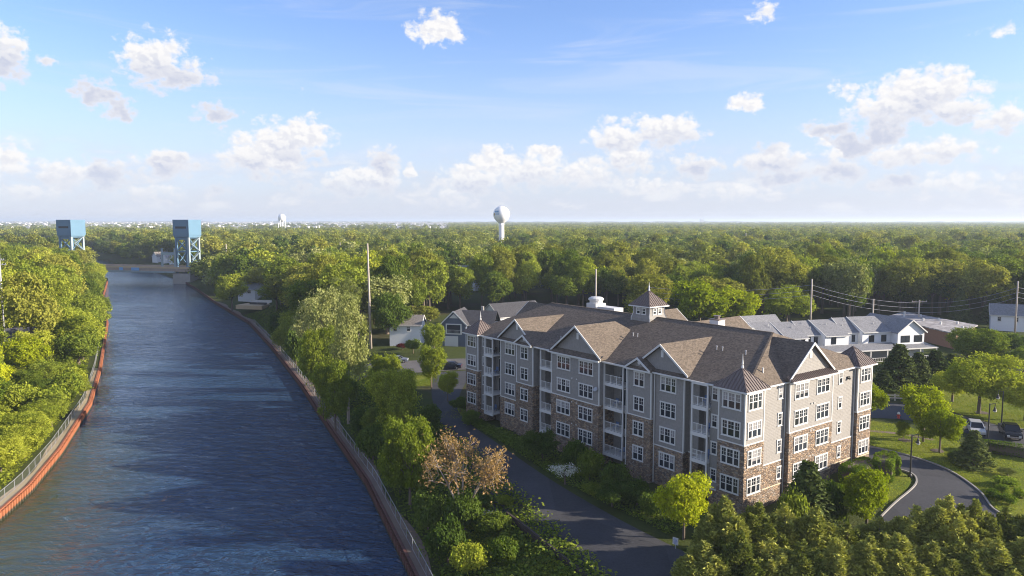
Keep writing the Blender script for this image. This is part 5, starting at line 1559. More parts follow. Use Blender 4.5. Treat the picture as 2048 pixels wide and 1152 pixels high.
# ------------------------------------------------------------------ vehicles
def car(kind, label, x, y, rot, paint, z=None):
    z = hz_(x, y) + .06 if z is None else z
    r_ = thing('pickup_truck' if kind == 'pickup' else 'parked_car', label, 'pickup' if kind == 'pickup' else 'car', (x, y, z), rot)
    if kind == 'pickup':
        L, Wd, hb, ht = 5.6, 1.98, 1.15, 1.9
        cab = [(-.5, 1.12), (-.38, 1.88), (1.05, 1.9), (1.75, 1.18)]
        side = [(-2.8, .45), (-2.8, 1.18), (-.5, 1.18), (1.7, 1.18), (2.65, 1.08), (2.8, .85), (2.8, .45)]
    else:
        L, Wd, hb, ht = 4.6, 1.82, .95, 1.5
        cab = [(-2.0, 1.0), (-1.5, 1.58), (.35, 1.62), (1.2, 1.02)] if kind == 'suv' else [(-1.65, .92), (-.95, 1.42), (.35, 1.44), (1.15, .94)]
        side = [(-2.3, .4), (-2.3, .95), (-1.9, 1.02), (1.1, 1.0), (2.1, .86), (2.3, .68), (2.3, .38)]
    hw = Wd / 2
    # lower body with wheel cut-outs
    def arch(cx_):
        return [(cx_ + .42 * math.cos(a), .34 + .42 * math.sin(a)) for a in np.linspace(math.pi, 0, 7)]
    wx_ = 1.42 if kind != 'pickup' else 1.72
    low = [(side[0][0], side[0][1])] + arch(-wx_)[0:0]
    outline = side[:1] + side[1:] + [(wx_ + .42, .34)] + arch(wx_)[::-1][1:] + [(-wx_ + .42, .34)] + arch(-wx_)[::-1][1:]
    mb = MB(); mb.extrude([(p[0], -hw, p[1]) for p in outline], (0, Wd, 0))
    bd_ = mb.build('body', paint, r_)
    mb = MB(); ci = .12
    top = [(cab[1][0], cab[1][1]), (cab[2][0], cab[2][1])]
    v0 = [(cab[0][0], -hw + .04, cab[0][1]), (cab[3][0], -hw + .04, cab[3][1]), (cab[3][0], hw - .04, cab[3][1]), (cab[0][0], hw - .04, cab[0][1])]
    v1 = [(cab[1][0], -hw + .2, cab[1][1]), (cab[2][0], -hw + .2, cab[2][1]), (cab[2][0], hw - .2, cab[2][1]), (cab[1][0], hw - .2, cab[1][1])]
    for k in range(4): mb.face([v0[k], v0[(k + 1) % 4], v1[(k + 1) % 4], v1[k]])
    mb.build('windows', M['car_glass'], r_)
    mb = MB(); mb.box(cab[1][0] - .03, cab[2][0] + .03, -hw + .19, hw - .19, cab[1][1] - .03, cab[2][1] + .05)
    for k in range(4): mb.bar(v0[k], v1[k], .09, .09)
    for s in (-1, 1):
        xm_ = (cab[1][0] + cab[2][0]) / 2 - .1
        mb.bar((xm_, s * (hw - .045), cab[0][1]), (xm_, s * (hw - .2), cab[1][1]), .08, .08)
    mb.build('roof', paint, r_)
    if kind == 'pickup':
        mb = MB(); mb.box(-2.7, -.6, -hw + .1, hw - .1, 1.182, 1.2); mb.build('bed', M['black_metal'], r_)
        mb = MB(); mb.box(2.78, 2.84, -.85, .85, .5, .68); mb.build('bumper', M['chrome'], r_)
    wh = MB(); wh.tube([(0, -.11, 0), (0, .11, 0)], [.36, .36], 16); wm_ = wh.mesh('wheel', M['rubber'])
    ri = MB(); ri.tube([(0, -.125, 0), (0, .125, 0)], [.21, .21], 12); rm_ = ri.mesh('rim', M['chrome'])
    for sx_ in (-1, 1):
        for sy_ in (-1, 1):
            w_ = child('wheel', wm_, r_, (sx_ * wx_, sy_ * (hw - .1), .36)); child('rim', rm_, w_)
    for sy_ in (-1, 1):
        mb = MB(); mb.box(L / 2 - .1, L / 2 + .02, sy_ * (hw - .3) - .17, sy_ * (hw - .3) + .17, .66, .82); mb.build('headlight', M['lamp_glass'], r_)
        mb = MB(); mb.box(-L / 2 - .02, -L / 2 + .08, sy_ * (hw - .22) - .13, sy_ * (hw - .22) + .13, .68, .86); mb.build('tail_light', M['red'], r_)
        mb = MB(); mb.box(cab[3][0] - .35, cab[3][0] - .15, sy_ * (hw + .08) - .1, sy_ * (hw + .08) + .1, cab[3][1], cab[3][1] + .18); mb.build('mirror', paint, r_)
    return r_
def paint(name, c, rough=.3):
    return plain(name, c, rough, 0.35, spec=.6)
pk_rot = math.atan2(-5.2, -2.2)
car('pickup', 'black pickup parked in the lot behind the clipped hedge', 70.6, 103.4, pk_rot, paint('black_paint', (.02, .021, .024), .25))
car('suv', 'silver-white car parked left of the black pickup', 66.9, 105.2, pk_rot, paint('silver_paint', (.52, .53, .55)))
x, y = at_depth(802, 720, 163)[:2]; car('sedan', 'silver-blue sedan parked at the far kerb by the white house', x - .6, 162.0, 0.03, paint('blue_silver_paint', (.20, .23, .31)))
x, y = at_depth(900, 742, 152)[:2]; car('sedan', 'dark navy car parked in the shade at the near kerb of the street', x, 153.3, R(176), paint('navy_paint', (.022, .026, .045)))


# ------------------------------------------------------------------ vegetation
def leaf_quads(P, Nrm, size, rg, aspect=1.0):
    n = len(P)
    Nrm = Nrm / (np.linalg.norm(Nrm, axis=1, keepdims=True) + 1e-9)
    a = rg.normal(size=(n, 3)); t = np.cross(Nrm, a); t /= (np.linalg.norm(t, axis=1, keepdims=True) + 1e-9)
    b = np.cross(Nrm, t)
    s = (size * rg.uniform(.6, 1.4, n))[:, None] * .5
    k = rg.uniform(.25, .6, n)[:, None]
    v0 = P - t * s * aspect; v2 = P + t * s * aspect
    v1 = P - b * s * (k + .35) + t * s * .15 + Nrm * s * .2; v3 = P + b * s * (k + .35) - t * s * .1 + Nrm * s * .2
    V = np.stack([v0, v1, v2, v3], 1).reshape(-1, 3)
    F = np.arange(n * 4).reshape(n, 4)
    return V, F

def sph(rg, n):
    d = rg.normal(size=(n, 3)); return d / np.linalg.norm(d, axis=1, keepdims=True)

def broad_points(rg, Rr, zb, zt, nl, nclump, per, cl, openness=.0):
    """clumps of leaves over the surfaces of a set of lobes"""
    c = np.array([0, 0, (zb + zt) / 2]); ax = np.array([Rr, Rr, (zt - zb) / 2])
    ld = sph(rg, nl * 3); ld = ld[ld[:, 2] > -.75][:nl]
    lc = c + ld * ax * rg.uniform(.38, .82, (len(ld), 1))
    lr = Rr * rg.uniform(.22, .46, len(ld)) * np.where(ld[:, 2] > .2, 1.0, .9)
    lc = np.vstack([lc, c]); lr = np.append(lr, Rr * .52)
    zs = (zt - zb) / 2 / Rr
    w_ = lr ** 2; w_ /= w_.sum()
    N = nclump * 3
    li = rg.choice(len(lr), N, p=w_)
    d = sph(rg, N)
    rad = lr[li] * (1 - .30 * rg.random(N) ** 2)
    C = lc[li] + d * rad[:, None] * np.array([1, 1, min(zs, 1.0) * .9 + .1])
    # drop what lies deep inside another lobe
    dist = np.linalg.norm((C[:, None] - lc[None]) / np.array([1, 1, min(zs, 1) * .9 + .1]), axis=2) / lr[None]
    ok = (dist > .78).sum(1) >= len(lr)
    ok |= rg.random(N) < .12
    C, d = C[ok][:nclump], d[ok][:nclump]
    m = len(C)
    P = np.repeat(C, per, 0) + rg.normal(size=(m * per, 3)) * cl * np.array([1, 1, .7])
    nr = np.repeat(d, per, 0) * .85 + rg.normal(size=(m * per, 3)) * .62 + np.array([0, 0, .30])
    return P, nr, lc, lr

def trunk_mesh(name, mat, base_r, zfork, lc, zt, rg, nlimb=6, lean=.0):
    mb = MB()
    tp = (lean, 0, zfork)
    mb.tube([(0, 0, -.4), (0, 0, .25), (lean * .5, .0, zfork * .5), tp, (lean, .1, (zfork + zt) / 2)], [base_r * 1.35, base_r, base_r * .8, base_r * .62, base_r * .2], 7)
    idx = rg.permutation(len(lc))[:nlimb]
    for i in idx:
        e = lc[i]
        z0 = zfork * rg.uniform(.65, 1.0)
        s = (lean * z0 / max(zfork, .1), 0, z0)
        mid = ((s[0] + e[0]) / 2 + rg.normal() * .2, (s[1] + e[1]) / 2 + rg.normal() * .2, (s[2] * .45 + e[2] * .55))
        mb.tube([s, mid, tuple(e)], [base_r * .42, base_r * .28, base_r * .10], 5)
    return mb.mesh(name, mat, True)

# unit trees: (crown radius, height) are baked in, objects scale them
PROTO = {}
def make_broad(key, seed, Rr, H, crown_base, nl, nclump, per, leaf, cl, leafmat, bark='bark', limbs=6):
    rg = np.random.default_rng(seed)
    P, nr, lc, lr = broad_points(rg, Rr, crown_base, H, nl, nclump, per, cl)
    V, F = leaf_quads(P, nr, leaf, rg)
    cm = mesh_np('crown', V, F, LF[leafmat])
    tm = trunk_mesh('trunk', M[bark], .035 * H ** .9 if H > 6 else .05 * H ** .8, crown_base + (H - crown_base) * .25, lc, H, rg, limbs)
    PROTO.setdefault(key, []).append((cm, tm, Rr, H))
def make_conifer(key, seed, Rr, H, nbr, per, leaf, leafmat, shape=1.0, ragged=.25, base=.4, tips=1):
    rg = np.random.default_rng(seed)
    Ps, Ns = [], []
    tp = [(0, 0, 1.0)] + [(rg.uniform(-.45, .45) * Rr, rg.uniform(-.45, .45) * Rr, rg.uniform(.72, .93)) for _ in range(tips - 1)]
    for k in range(nbr):
        ox, oy, hf = tp[rg.integers(len(tp))]
        h = H * hf
        t = rg.random() ** .8
        z = base + (h - base) * t
        r = Rr * (1 - t) ** shape * (1 - .0 * t) * (1 if len(tp) == 1 else .75) * rg.uniform(1 - ragged, 1 + ragged * .6) + .12
        a = rg.uniform(0, 2 * math.pi)
        f = rg.uniform(.35, 1, per) ** .6
        dirv = np.array([math.cos(a), math.sin(a), 0])
        p = np.array([ox, oy, z]) + dirv * (r * f)[:, None] + np.array([0, 0, 1]) * (-(f * r) * .18 + .22 * r * f ** 3)[:, None]
        p = p + rg.normal(size=p.shape) * np.array([.10, .10, .07]) * Rr * .6
        Ps.append(p); Ns.append(np.tile(dirv * .5 + np.array([0, 0, .6]), (per, 1)) + rg.normal(size=(per, 3)) * .6)
    V, F = leaf_quads(np.vstack(Ps), np.vstack(Ns), leaf, rg, 1.25)
    cm = mesh_np('crown', V, F, LF[leafmat])
    mb = MB(); mb.tube([(0, 0, -.3), (0, 0, H * .5), (0, 0, H * .93)], [.05 * Rr + .09, .04 * Rr + .05, .02], 7)
    PROTO.setdefault(key, []).append((cm, mb.mesh('trunk', M['bark'], True), Rr, H))

TREES = []
def plant_tree(key, name, label, cat, x, y, Rr, H, group=None, z=None, var=None):
    ps = PROTO[key]
    cm, tm, R0, H0 = ps[random.randrange(len(ps))] if var is None else ps[var % len(ps)]
    z = hz_(x, y) if z is None else z
    t = thing(name, label, cat, (x, y, z - .03), random.uniform(0, 6.28), group, (Rr / R0, Rr / R0, H / H0))
    child('trunk', tm, t); child('crown', cm, t)
    TREES.append(t)
    return t

# --- prototypes
for s in range(2):
    make_broad('bright', 10 + s, 3.2, 6.2, 1.3, 16, 420, 32, .22, .24, 'bright')
    make_broad('fresh', 20 + s, 4.2, 9.0, 1.4, 21, 430, 36, .26, .31, 'fresh')
    make_broad('pale', 30 + s, 4.5, 13.0, 4.0, 19, 330, 30, .28, .38, 'pale', 'bark_pale')
    make_broad('green', 40 + s, 4.5, 10.0, 1.6, 21, 430, 36, .27, .33, 'green')
    make_broad('deep', 50 + s, 3.4, 6.5, .9, 16, 360, 32, .24, .28, 'deep')
for s in range(4):
    make_broad('oak', 60 + s, 7.0, 18.0, 5.2, 24, 430, 22, .55, .52, 'olive')
    make_broad('wood', 70 + s, 6.6, 17.0, 4.6, 24, 430, 22, .55, .52, 'green')
for s in range(2):
    make_broad('woodfresh', 80 + s, 6.6, 16.0, 4.0, 24, 430, 22, .52, .52, 'fresh')
    make_broad('woodpale', 85 + s, 6.0, 16.0, 4.5, 17, 480, 12, .60, .60, 'pale')
make_broad('woodbright', 88, 6.0, 13.0, 3.4, 17, 560, 12, .58, .55, 'bright')
make_broad('white', 90, 2.0, 3.6, 1.3, 9, 120, 8, .17, .24, 'white')
make_broad('red', 91, 2.2, 3.6, .9, 9, 330, 12, .28, .26, 'red')
for s in range(3):
    make_conifer('juniper', 100 + s, 2.4, 7.0, 1500, 11, .22, 'juniper', .42, .55, .2, 9)
for s in range(2):
    make_conifer('spruce', 110 + s, 2.6, 8.5, 620, 13, .30, 'conifer', .95, .25, .3, 1)
def leaf_blades(P, T, size, rg, wid=.42):
    n = len(P)
    T = T / (np.linalg.norm(T, axis=1, keepdims=True) + 1e-9)
    a = rg.normal(size=(n, 3)); b = np.cross(T, a); b /= (np.linalg.norm(b, axis=1, keepdims=True) + 1e-9)
    s_ = (size * rg.uniform(.6, 1.5, n))[:, None] * .5
    V = np.stack([P - T * s_, P - b * s_ * wid, P + T * s_ * 1.1, P + b * s_ * wid], 1).reshape(-1, 3)
    return V, np.arange(n * 4).reshape(n, 4)
def make_plume(key, seed, Rr, H, npl, per, leaf, leafmat):
    rg = np.random.default_rng(seed)
    Ps, Ts = [], []
    for k in range(npl):
        a = rg.uniform(0, 6.283); r = Rr * .82 * rg.random() ** .5
        h = H * (1 - .50 * (r / Rr) ** 1.6) * rg.uniform(.72, 1.0) if k else H
        pr = rg.uniform(.50, .95)
        c = np.array([r * math.cos(a), r * math.sin(a)]) if k else np.zeros(2)
        z0 = .2 + .25 * h * (r / Rr)
        t = rg.random(per) ** .75
        z = z0 + (h - z0) * t
        an = rg.uniform(0, 6.283, per); rad = pr * (1 - t ** 3.2) * rg.uniform(.45, 1.15, per) + .05
        lean = c * (.10 * t[:, None])
        p = np.stack([c[0] + lean[:, 0] + rad * np.cos(an), c[1] + lean[:, 1] + rad * np.sin(an), z], 1)
        tdir = np.stack([np.cos(an) * .75 + c[0] / Rr * .3, np.sin(an) * .75 + c[1] / Rr * .3, np.full(per, .85)], 1) + rg.normal(size=(per, 3)) * .5
        p = p + rg.normal(size=p.shape) * .10
        Ps.append(p); Ts.append(tdir)
    V, F = leaf_blades(np.vstack(Ps), np.vstack(Ts), leaf, rg)
    cm = mesh_np('crown', V, F, LF[leafmat])
    mb = MB(); mb.tube([(0, 0, -.3), (0, 0, H * .5), (0, 0, H * .9)], [.16, .11, .02], 7)
    PROTO.setdefault(key, []).append((cm, mb.mesh('trunk', M['bark'], True), Rr, H))
for s in range(4):
    make_plume('plume', 140 + s, 2.4, 7.0, 30, 800, .30, 'juniper')
make_broad('shrub', 120, 1.1, 1.3, .12, 7, 150, 10, .19, .16, 'hedge')
make_broad('shrub', 121, 1.1, 1.3, .12, 7, 150, 10, .19, .16, 'hedge')
make_broad('bush', 122, 2.4, 3.2, .2, 11, 420, 13, .28, .30, 'deep')
make_broad('bush', 123, 2.4, 3.2, .2, 11, 420, 13, .28, .30, 'green')
make_broad('bushfresh', 124, 2.4, 3.4, .2, 11, 420, 13, .28, .30, 'fresh')
make_broad('bushfresh', 125, 2.4, 3.4, .2, 11, 420, 13, .28, .30, 'fresh')

# --- trees placed one by one: key, name, px, Y, top py, crown radius, label
def by_px(key, name, px_, Y, pyt, Rr, label, cat='tree', group=None, var=None):
    x, y, zt = at_depth(px_, pyt, Y)
    H = zt - hz_(x, y)
    return plant_tree(key, name, label, cat, x, y, Rr, max(H, 1.0), group, None, var)
SPEC = [
 # beside the building
 ('bright', 'maple_tree', 1370, 71.5, 946, 2.75, 'bright yellow-green maple in full sun at the canal-side corner of the apartment building'),
 ('bright', 'maple_tree', 1738, 73.5, 934, 2.9, 'bright yellow-green maple in front of the clipped hedges by the entrance drive'),
 ('spruce', 'spruce_tree', 1618, 73.0, 925, 3.5, 'dark spreading spruce against the lit stone wall of the apartment building'),
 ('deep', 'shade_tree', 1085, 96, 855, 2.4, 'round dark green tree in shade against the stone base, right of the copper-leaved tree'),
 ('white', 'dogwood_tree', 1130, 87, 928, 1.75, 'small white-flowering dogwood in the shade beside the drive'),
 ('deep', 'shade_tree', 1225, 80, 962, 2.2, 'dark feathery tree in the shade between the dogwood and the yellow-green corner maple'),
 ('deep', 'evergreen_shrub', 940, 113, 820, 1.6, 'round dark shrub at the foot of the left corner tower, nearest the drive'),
 ('deep', 'evergreen_shrub', 920, 121, 795, 1.5, 'narrow dark shrub at the left edge of the left corner tower'),
 # entrance side
 ('bright', 'maple_tree', 1852, 101, 768, 3.0, 'taller of the pair of bright yellow-green maples by the parking lot, rear left'),
 ('bright', 'maple_tree', 1884, 96, 812, 2.7, 'nearer right of the pair of bright yellow-green maples by the parking lot'),
 ('bright', 'maple_tree', 1742, 112, 762, 2.4, 'bright yellow-green maple half hidden behind the right corner tower'),
 ('fresh', 'shade_tree', 1965, 116, 698, 5.2, 'broad light green tree on the lawn beyond the pickup'),
 ('fresh', 'shade_tree', 2056, 112, 745, 4.2, 'light green tree on the lawn at the right edge'),
 ('fresh', 'shade_tree', 1908, 124, 735, 3.4, 'light green tree by the back road, left of the broad lawn tree'),
 ('green', 'shade_tree', 1965, 150, 648, 5.2, 'dark green round tree behind the broad lawn tree, right of the townhouses'),
 ('deep', 'shade_tree', 2050, 145, 690, 4.0, 'dark green tree at the right edge behind the lawn trees'),
 ('spruce', 'spruce_tree', 1800, 134, 690, 4.6, 'tallest dark spruce in front of the townhouse porch, left end of the evergreens'),
 ('spruce', 'spruce_tree', 1838, 135, 706, 3.6, 'dark spruce in front of the townhouses, middle of the evergreens'),
 ('spruce', 'spruce_tree', 1872, 136, 702, 4.0, 'dark spruce in front of the right end of the townhouses'),
 ('spruce', 'spruce_tree', 1905, 140, 708, 3.4, 'rightmost dark spruce in front of the townhouses'),
 ('spruce', 'spruce_tree', 1768, 131, 742, 2.9, 'small dark spruce beside the rail fence, under the tallest one'),
 ('spruce', 'spruce_tree', 1950, 90.5, 862, 2.5, 'blue-green spruce in front of the parked cars'),
 ('deep', 'shade_tree', 1922, 93, 900, 1.6, 'small dark tree at the left foot of the blue-green spruce'),
 ('fresh', 'sapling', 1808, 102, 842, 1.0, 'young tree in a mulch ring on the lawn between walk and drive'),
 ('pale', 'sapling', 2016, 87, 938, 1.1, 'small pale sapling among the lawn shrubs at the right edge'),
 # street corner
 ('fresh', 'shade_tree', 862, 139, 690, 2.5, 'light green slim tree between the street and the drive, left of the navy car'),
 ('fresh', 'shade_tree', 895, 128, 738, 1.7, 'small lit tree beside the far end of the drive'),
 ('green', 'shade_tree', 868, 167, 640, 2.8, 'green tree between the white house and the dark blue house'),
 ('oak', 'shade_tree', 838, 203, 612, 5.6, 'big round olive tree behind the white house and the blue house'),
 ('red', 'red_maple', 805, 176, 688, 1.7, 'dark red shrub-like maple in front of the white house'),
 ('deep', 'shade_tree', 826, 171, 676, 2.0, 'dark round tree in front of the white house beside the red maple'),
 ('green', 'evergreen_shrub', 886, 157, 716, 1.1, 'small dark round shrub on the verge by the navy car'),
 # right bank
 ('fresh', 'shade_tree', 818, 86.5, 830, 3.3, 'lit green tree on the right bank left of the copper-leaved tree'),
 ('fresh', 'shade_tree', 792, 112, 732, 3.9, 'broad yellow-green tree on the right bank below the street'),
 ('fresh', 'shade_tree', 772, 134, 706, 3.0, 'yellow-green tree at the foot of the tall slim pole'),
 ('pale', 'locust_tree', 692, 124, 600, 3.7, 'tall pale-flowering locust with a bare brown trunk on the right bank'),
 ('pale', 'locust_tree', 662, 148, 578, 5.0, 'pale-flowering locust left of the tall slim pole'),
 ('pale', 'locust_tree', 622, 166, 600, 4.4, 'leftmost pale-flowering locust above the right bulkhead'),
 ('pale', 'locust_tree', 690, 186, 556, 4.2, 'pale-flowering locust just left of the tall slim pole, farther back'),
 ('fresh', 'shade_tree', 636, 140, 650, 3.8, 'light green tree under the pale locusts on the right bank'),
 ('fresh', 'shade_tree', 668, 120, 716, 3.2, 'light green tree beside the bare-trunked locust, nearest the bulkhead'),
 ('deep', 'shade_tree', 786, 181, 580, 4.4, 'dark green dense tree right of the tall slim pole'),
 ('deep', 'shade_tree', 800, 190, 622, 3.0, 'dark green tree just left of the white house'),
 ('green', 'shade_tree', 762, 112, 800, 2.6, 'dark low tree on the shaded slope behind the fence'),
 ('green', 'shade_tree', 580, 190, 615, 4.2, 'green tree on the right bank slope below the far pale locust'),
 ('woodfresh', 'shade_tree', 462, 284, 548, 5.6, 'light green tree at the left end of the white canal-side house'),
 ('oak', 'shade_tree', 520, 300, 535, 6.5, 'olive tree overhanging the white canal-side house'),
 ('woodfresh', 'shade_tree', 552, 262, 556, 6.0, 'light green tree beside the tan canal-side terrace'),
 ('deep', 'shade_tree', 856, 108, 812, 2.4, 'dark tree in shade at the left edge of the drive'),
 ('green', 'shade_tree', 1938, 166, 652, 4.6, 'dark green tree at the right end of the townhouse porch'),
 ('green', 'shade_tree', 2000, 172, 660, 4.4, 'dark green tree right of the round one behind the broad lawn tree'),
 ('deep', 'shade_tree', 2046, 160, 664, 4.2, 'dark tree at the right edge below the white house'),
 ('woodbright', 'maple_tree', 1400, 192, 566, 7.4, 'big bright yellow maple behind the apartment building roof'),
 ('woodbright', 'maple_tree', 1478, 196, 578, 6.2, 'bright yellow maple right of the big one behind the apartment building'),
 ('woodfresh', 'shade_tree', 1575, 205, 572, 6.6, 'light green spreading tree behind the left end of the townhouses'),
 ('oak', 'shade_tree', 1300, 205, 548, 6.4, 'olive tree behind the cupola'),
 ('woodpale', 'shade_tree', 1692, 236, 520, 6.4, 'pale olive tree behind the townhouses, right of the tall pole'),
 ('spruce', 'spruce_tree', 1922, 216, 578, 3.6, 'conical green conifer behind the flat-roofed building'),
 ('spruce', 'spruce_tree', 1990, 222, 580, 3.8, 'conical dark conifer right of the flat-roofed building'),
]
for (key, name, px_, Y, pyt, Rr, label) in SPEC:
    by_px(key, name, px_, Y, pyt, Rr, label)

# --- copper-leaved open tree, branches showing
def open_tree(name, label, x, y, Rr, H, leafmat, seed, nb=28, per=11, leaf=.17):
    rg = np.random.default_rng(seed)
    z = hz_(x, y)
    t = thing(name, label, 'tree', (x, y, z))
    mb = MB(); tips = []; stem_pts = []
    for k in range(5):
        a = k * 1.256 + rg.normal() * .3
        base = np.array([math.cos(a) * .25, math.sin(a) * .25, -.3])
        m1 = np.array([math.cos(a) * Rr * .22, math.sin(a) * Rr * .22, H * .32])
        m2 = m1 + np.array([math.cos(a) * Rr * .22, math.sin(a) * Rr * .22, H * .2])
        mb.tube([tuple(base), tuple(m1), tuple(m2)], [.17, .12, .085], 6)
        stem_pts.append(m2)
        for j in range(5):
            b = a + rg.normal() * 1.0
            e1 = m2 + np.array([math.cos(b) * Rr * rg.uniform(.15, .4), math.sin(b) * Rr * rg.uniform(.15, .4), H * rg.uniform(.04, .2)])
            mb.tube([tuple(m2 - (m2 - m1) * rg.random() * .5), tuple((m2 + e1) / 2 + rg.normal(size=3) * .2), tuple(e1)], [.075, .06, .04], 5)
            for q in range(6):
                c = b + rg.normal() * .9
                e2 = e1 + np.array([math.cos(c) * Rr * rg.uniform(.08, .34), math.sin(c) * Rr * rg.uniform(.08, .34), H * rg.uniform(-.10, .22)])
                mb.tube([tuple(e1), tuple((e1 + e2) / 2 + rg.normal(size=3) * .15), tuple(e2)], [.035, .028, .018], 4)
                tips += [e2, (e1 + e2) / 2 + rg.normal(size=3) * .25]
    mb.build('trunk', M['bark_pale'], t, True)
    T_ = np.array(tips); C = np.repeat(T_, nb // 4, 0) + rg.normal(size=(len(T_) * (nb // 4), 3)) * .42
    P = np.repeat(C, 3, 0) + rg.normal(size=(len(C) * 3, 3)) * .08
    V, F = leaf_quads(P, rg.normal(size=P.shape) * .7 + np.array([0, 0, .6]), leaf, rg, 1.2)
    child('crown', mesh_np('crown', V, F, LF[leafmat]), t)
x, y, _ = at_depth(926, 1000, 79.3)
open_tree('copper_leaf_tree', 'open spreading tree with copper-orange young leaves at the edge of the drive', x, y, 5.0, 10.2, 'orange', 5)

# --- ivy-clad bank shrubs in front, near bottom centre
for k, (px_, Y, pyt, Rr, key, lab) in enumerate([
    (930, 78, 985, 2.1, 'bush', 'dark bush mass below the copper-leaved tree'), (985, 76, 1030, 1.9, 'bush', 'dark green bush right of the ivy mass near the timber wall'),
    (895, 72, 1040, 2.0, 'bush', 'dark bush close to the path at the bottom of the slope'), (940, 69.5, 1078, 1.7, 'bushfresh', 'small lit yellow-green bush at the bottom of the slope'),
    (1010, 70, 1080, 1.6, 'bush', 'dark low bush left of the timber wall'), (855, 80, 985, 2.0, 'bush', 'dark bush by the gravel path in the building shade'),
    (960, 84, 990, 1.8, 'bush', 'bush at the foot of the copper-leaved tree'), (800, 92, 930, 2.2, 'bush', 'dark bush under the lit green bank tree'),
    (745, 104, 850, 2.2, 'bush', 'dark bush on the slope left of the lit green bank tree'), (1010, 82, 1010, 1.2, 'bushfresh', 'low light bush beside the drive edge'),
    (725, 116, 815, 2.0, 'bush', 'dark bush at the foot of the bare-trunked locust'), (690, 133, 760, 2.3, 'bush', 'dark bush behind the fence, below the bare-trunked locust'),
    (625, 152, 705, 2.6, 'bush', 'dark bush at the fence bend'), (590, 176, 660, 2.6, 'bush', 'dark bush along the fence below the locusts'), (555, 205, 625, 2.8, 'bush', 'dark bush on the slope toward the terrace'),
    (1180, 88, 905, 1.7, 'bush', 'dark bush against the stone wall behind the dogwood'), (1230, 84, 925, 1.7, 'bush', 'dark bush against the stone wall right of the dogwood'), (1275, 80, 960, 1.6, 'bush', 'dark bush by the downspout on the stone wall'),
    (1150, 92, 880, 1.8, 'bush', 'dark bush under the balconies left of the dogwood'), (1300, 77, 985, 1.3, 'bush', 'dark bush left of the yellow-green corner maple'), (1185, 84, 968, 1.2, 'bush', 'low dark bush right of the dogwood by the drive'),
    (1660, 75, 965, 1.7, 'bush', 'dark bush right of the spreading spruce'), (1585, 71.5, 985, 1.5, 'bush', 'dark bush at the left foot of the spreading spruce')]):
    by_px(key, 'bush', px_, Y, pyt, Rr, lab, 'bush')

# --- evergreen screen along the bottom right
k = 0
for (Y, pxs, top) in ((65.5, [1448, 1512, 1575, 1640, 1702, 1765, 1830, 1892, 1955, 2018, 2080], 1008), (61.0, [1415, 1480, 1548, 1610, 1672, 1738, 1800, 1862, 1925, 1990, 2050], 1072)):
    for j, px_ in enumerate(pxs):
        tops = {1892: 990, 1830: 1012, 1702: 1046, 1765: 1036, 1955: 1000, 2018: 1014, 2080: 1010, 1448: 988, 1512: 1002, 1575: 1010}.get(px_, top + random.uniform(-12, 20)) + random.uniform(-6, 6)
        row = 'back' if top < 1050 else 'front'
        nm = ('first', 'second', 'third', 'fourth', 'fifth', 'sixth', 'seventh', 'eighth', 'ninth', 'tenth', 'eleventh')[j]
        by_px('plume', 'juniper_tree', px_ + random.uniform(-8, 8), Y + random.uniform(-.8, .8), tops, random.uniform(2.4, 3.0), 'dark olive juniper, %s from left in the %s row of the evergreen screen' % (nm, row), 'tree', 'junipers of the evergreen screen')
        k += 1
# --- lawn shrubs at right, mounded
for k, (px_, Y, pyt, Rr, lab) in enumerate([(2018, 83.5, 966, 1.5, 'largest mounded shrub of the lawn bed at the right'), (1990, 79.5, 988, .9, 'left mounded shrub of the lawn bed, nearest the kerb'), (2020, 78, 1000, .9, 'front mounded shrub of the lawn bed'), (2040, 80, 990, .8, 'right mounded shrub of the lawn bed'), (2004, 81.5, 984, .8, 'small mounded shrub between the larger ones of the lawn bed')]):
    by_px('shrub', 'shrub', px_, Y, pyt, Rr, lab, 'shrub', 'mounded lawn shrubs')
# mulch rings
for (x, y, r) in ((54.8, 101.5, 1.0), (74.9, 116.5, 1.1), (56.6, 96.8, .9)):
    mb = MB(); mb.lathe([(r, -.05), (r * .9, .08), (r * .3, .14)], 16); o = mb.build('mulch_ring', M['mulch']); o.location = (x, y, hz_(x, y)); props(o, kind='structure')

# --- clipped hedges: leaf skin over a hidden solid box added to block light
def hedge(label, x, y, rot, lx, ly, h, n, group='clipped hedges by the entrance', name='hedge'):
    rg = np.random.default_rng(int(abs(x * 100)) + 3)
    t = thing(name, label, 'hedge', (x, y, hz_(x, y)), rot, group)
    d = sph(rg, n); e = .42
    P = np.sign(d) * np.abs(d) ** e
    P = P / np.maximum(np.abs(P).max(1, keepdims=True), .92)
    P = P * np.array([lx / 2, ly / 2, h / 2]) + np.array([0, 0, h / 2]) + rg.normal(size=P.shape) * .05
    P = P[P[:, 2] > .02]
    nr = P - np.array([0, 0, h * .4]); nr = nr / np.linalg.norm(nr, axis=1, keepdims=True) + rg.normal(size=P.shape) * .5
    V, F = leaf_quads(P, nr, .15, rg)
    mb = MB(); mb.box(-lx / 2 * .86, lx / 2 * .86, -ly / 2 * .86, ly / 2 * .86, 0, h * .90); mb.build('light_blocker', M['bark'], t)
    child('foliage', mesh_np('foliage', V, F, LF['hedge']), t)
hedge('largest clipped hedge block, nearest the stone corner of the apartment building', 41.2, 85.9, R(36), 5.4, 2.4, 2.2, 9000)
hedge('middle clipped hedge block, right of the largest', 44.4, 86.7, R(60), 3.6, 2.2, 2.5, 7000)
hedge('rear clipped hedge block, nearest the drive', 46.2, 88.7, R(75), 3.2, 1.7, 2.1, 6500)
hedge('low clipped hedge in shade along the front of the parking lot', 68.0, 93.2, R(-33), 14.0, 1.7, 1.5, 11000)
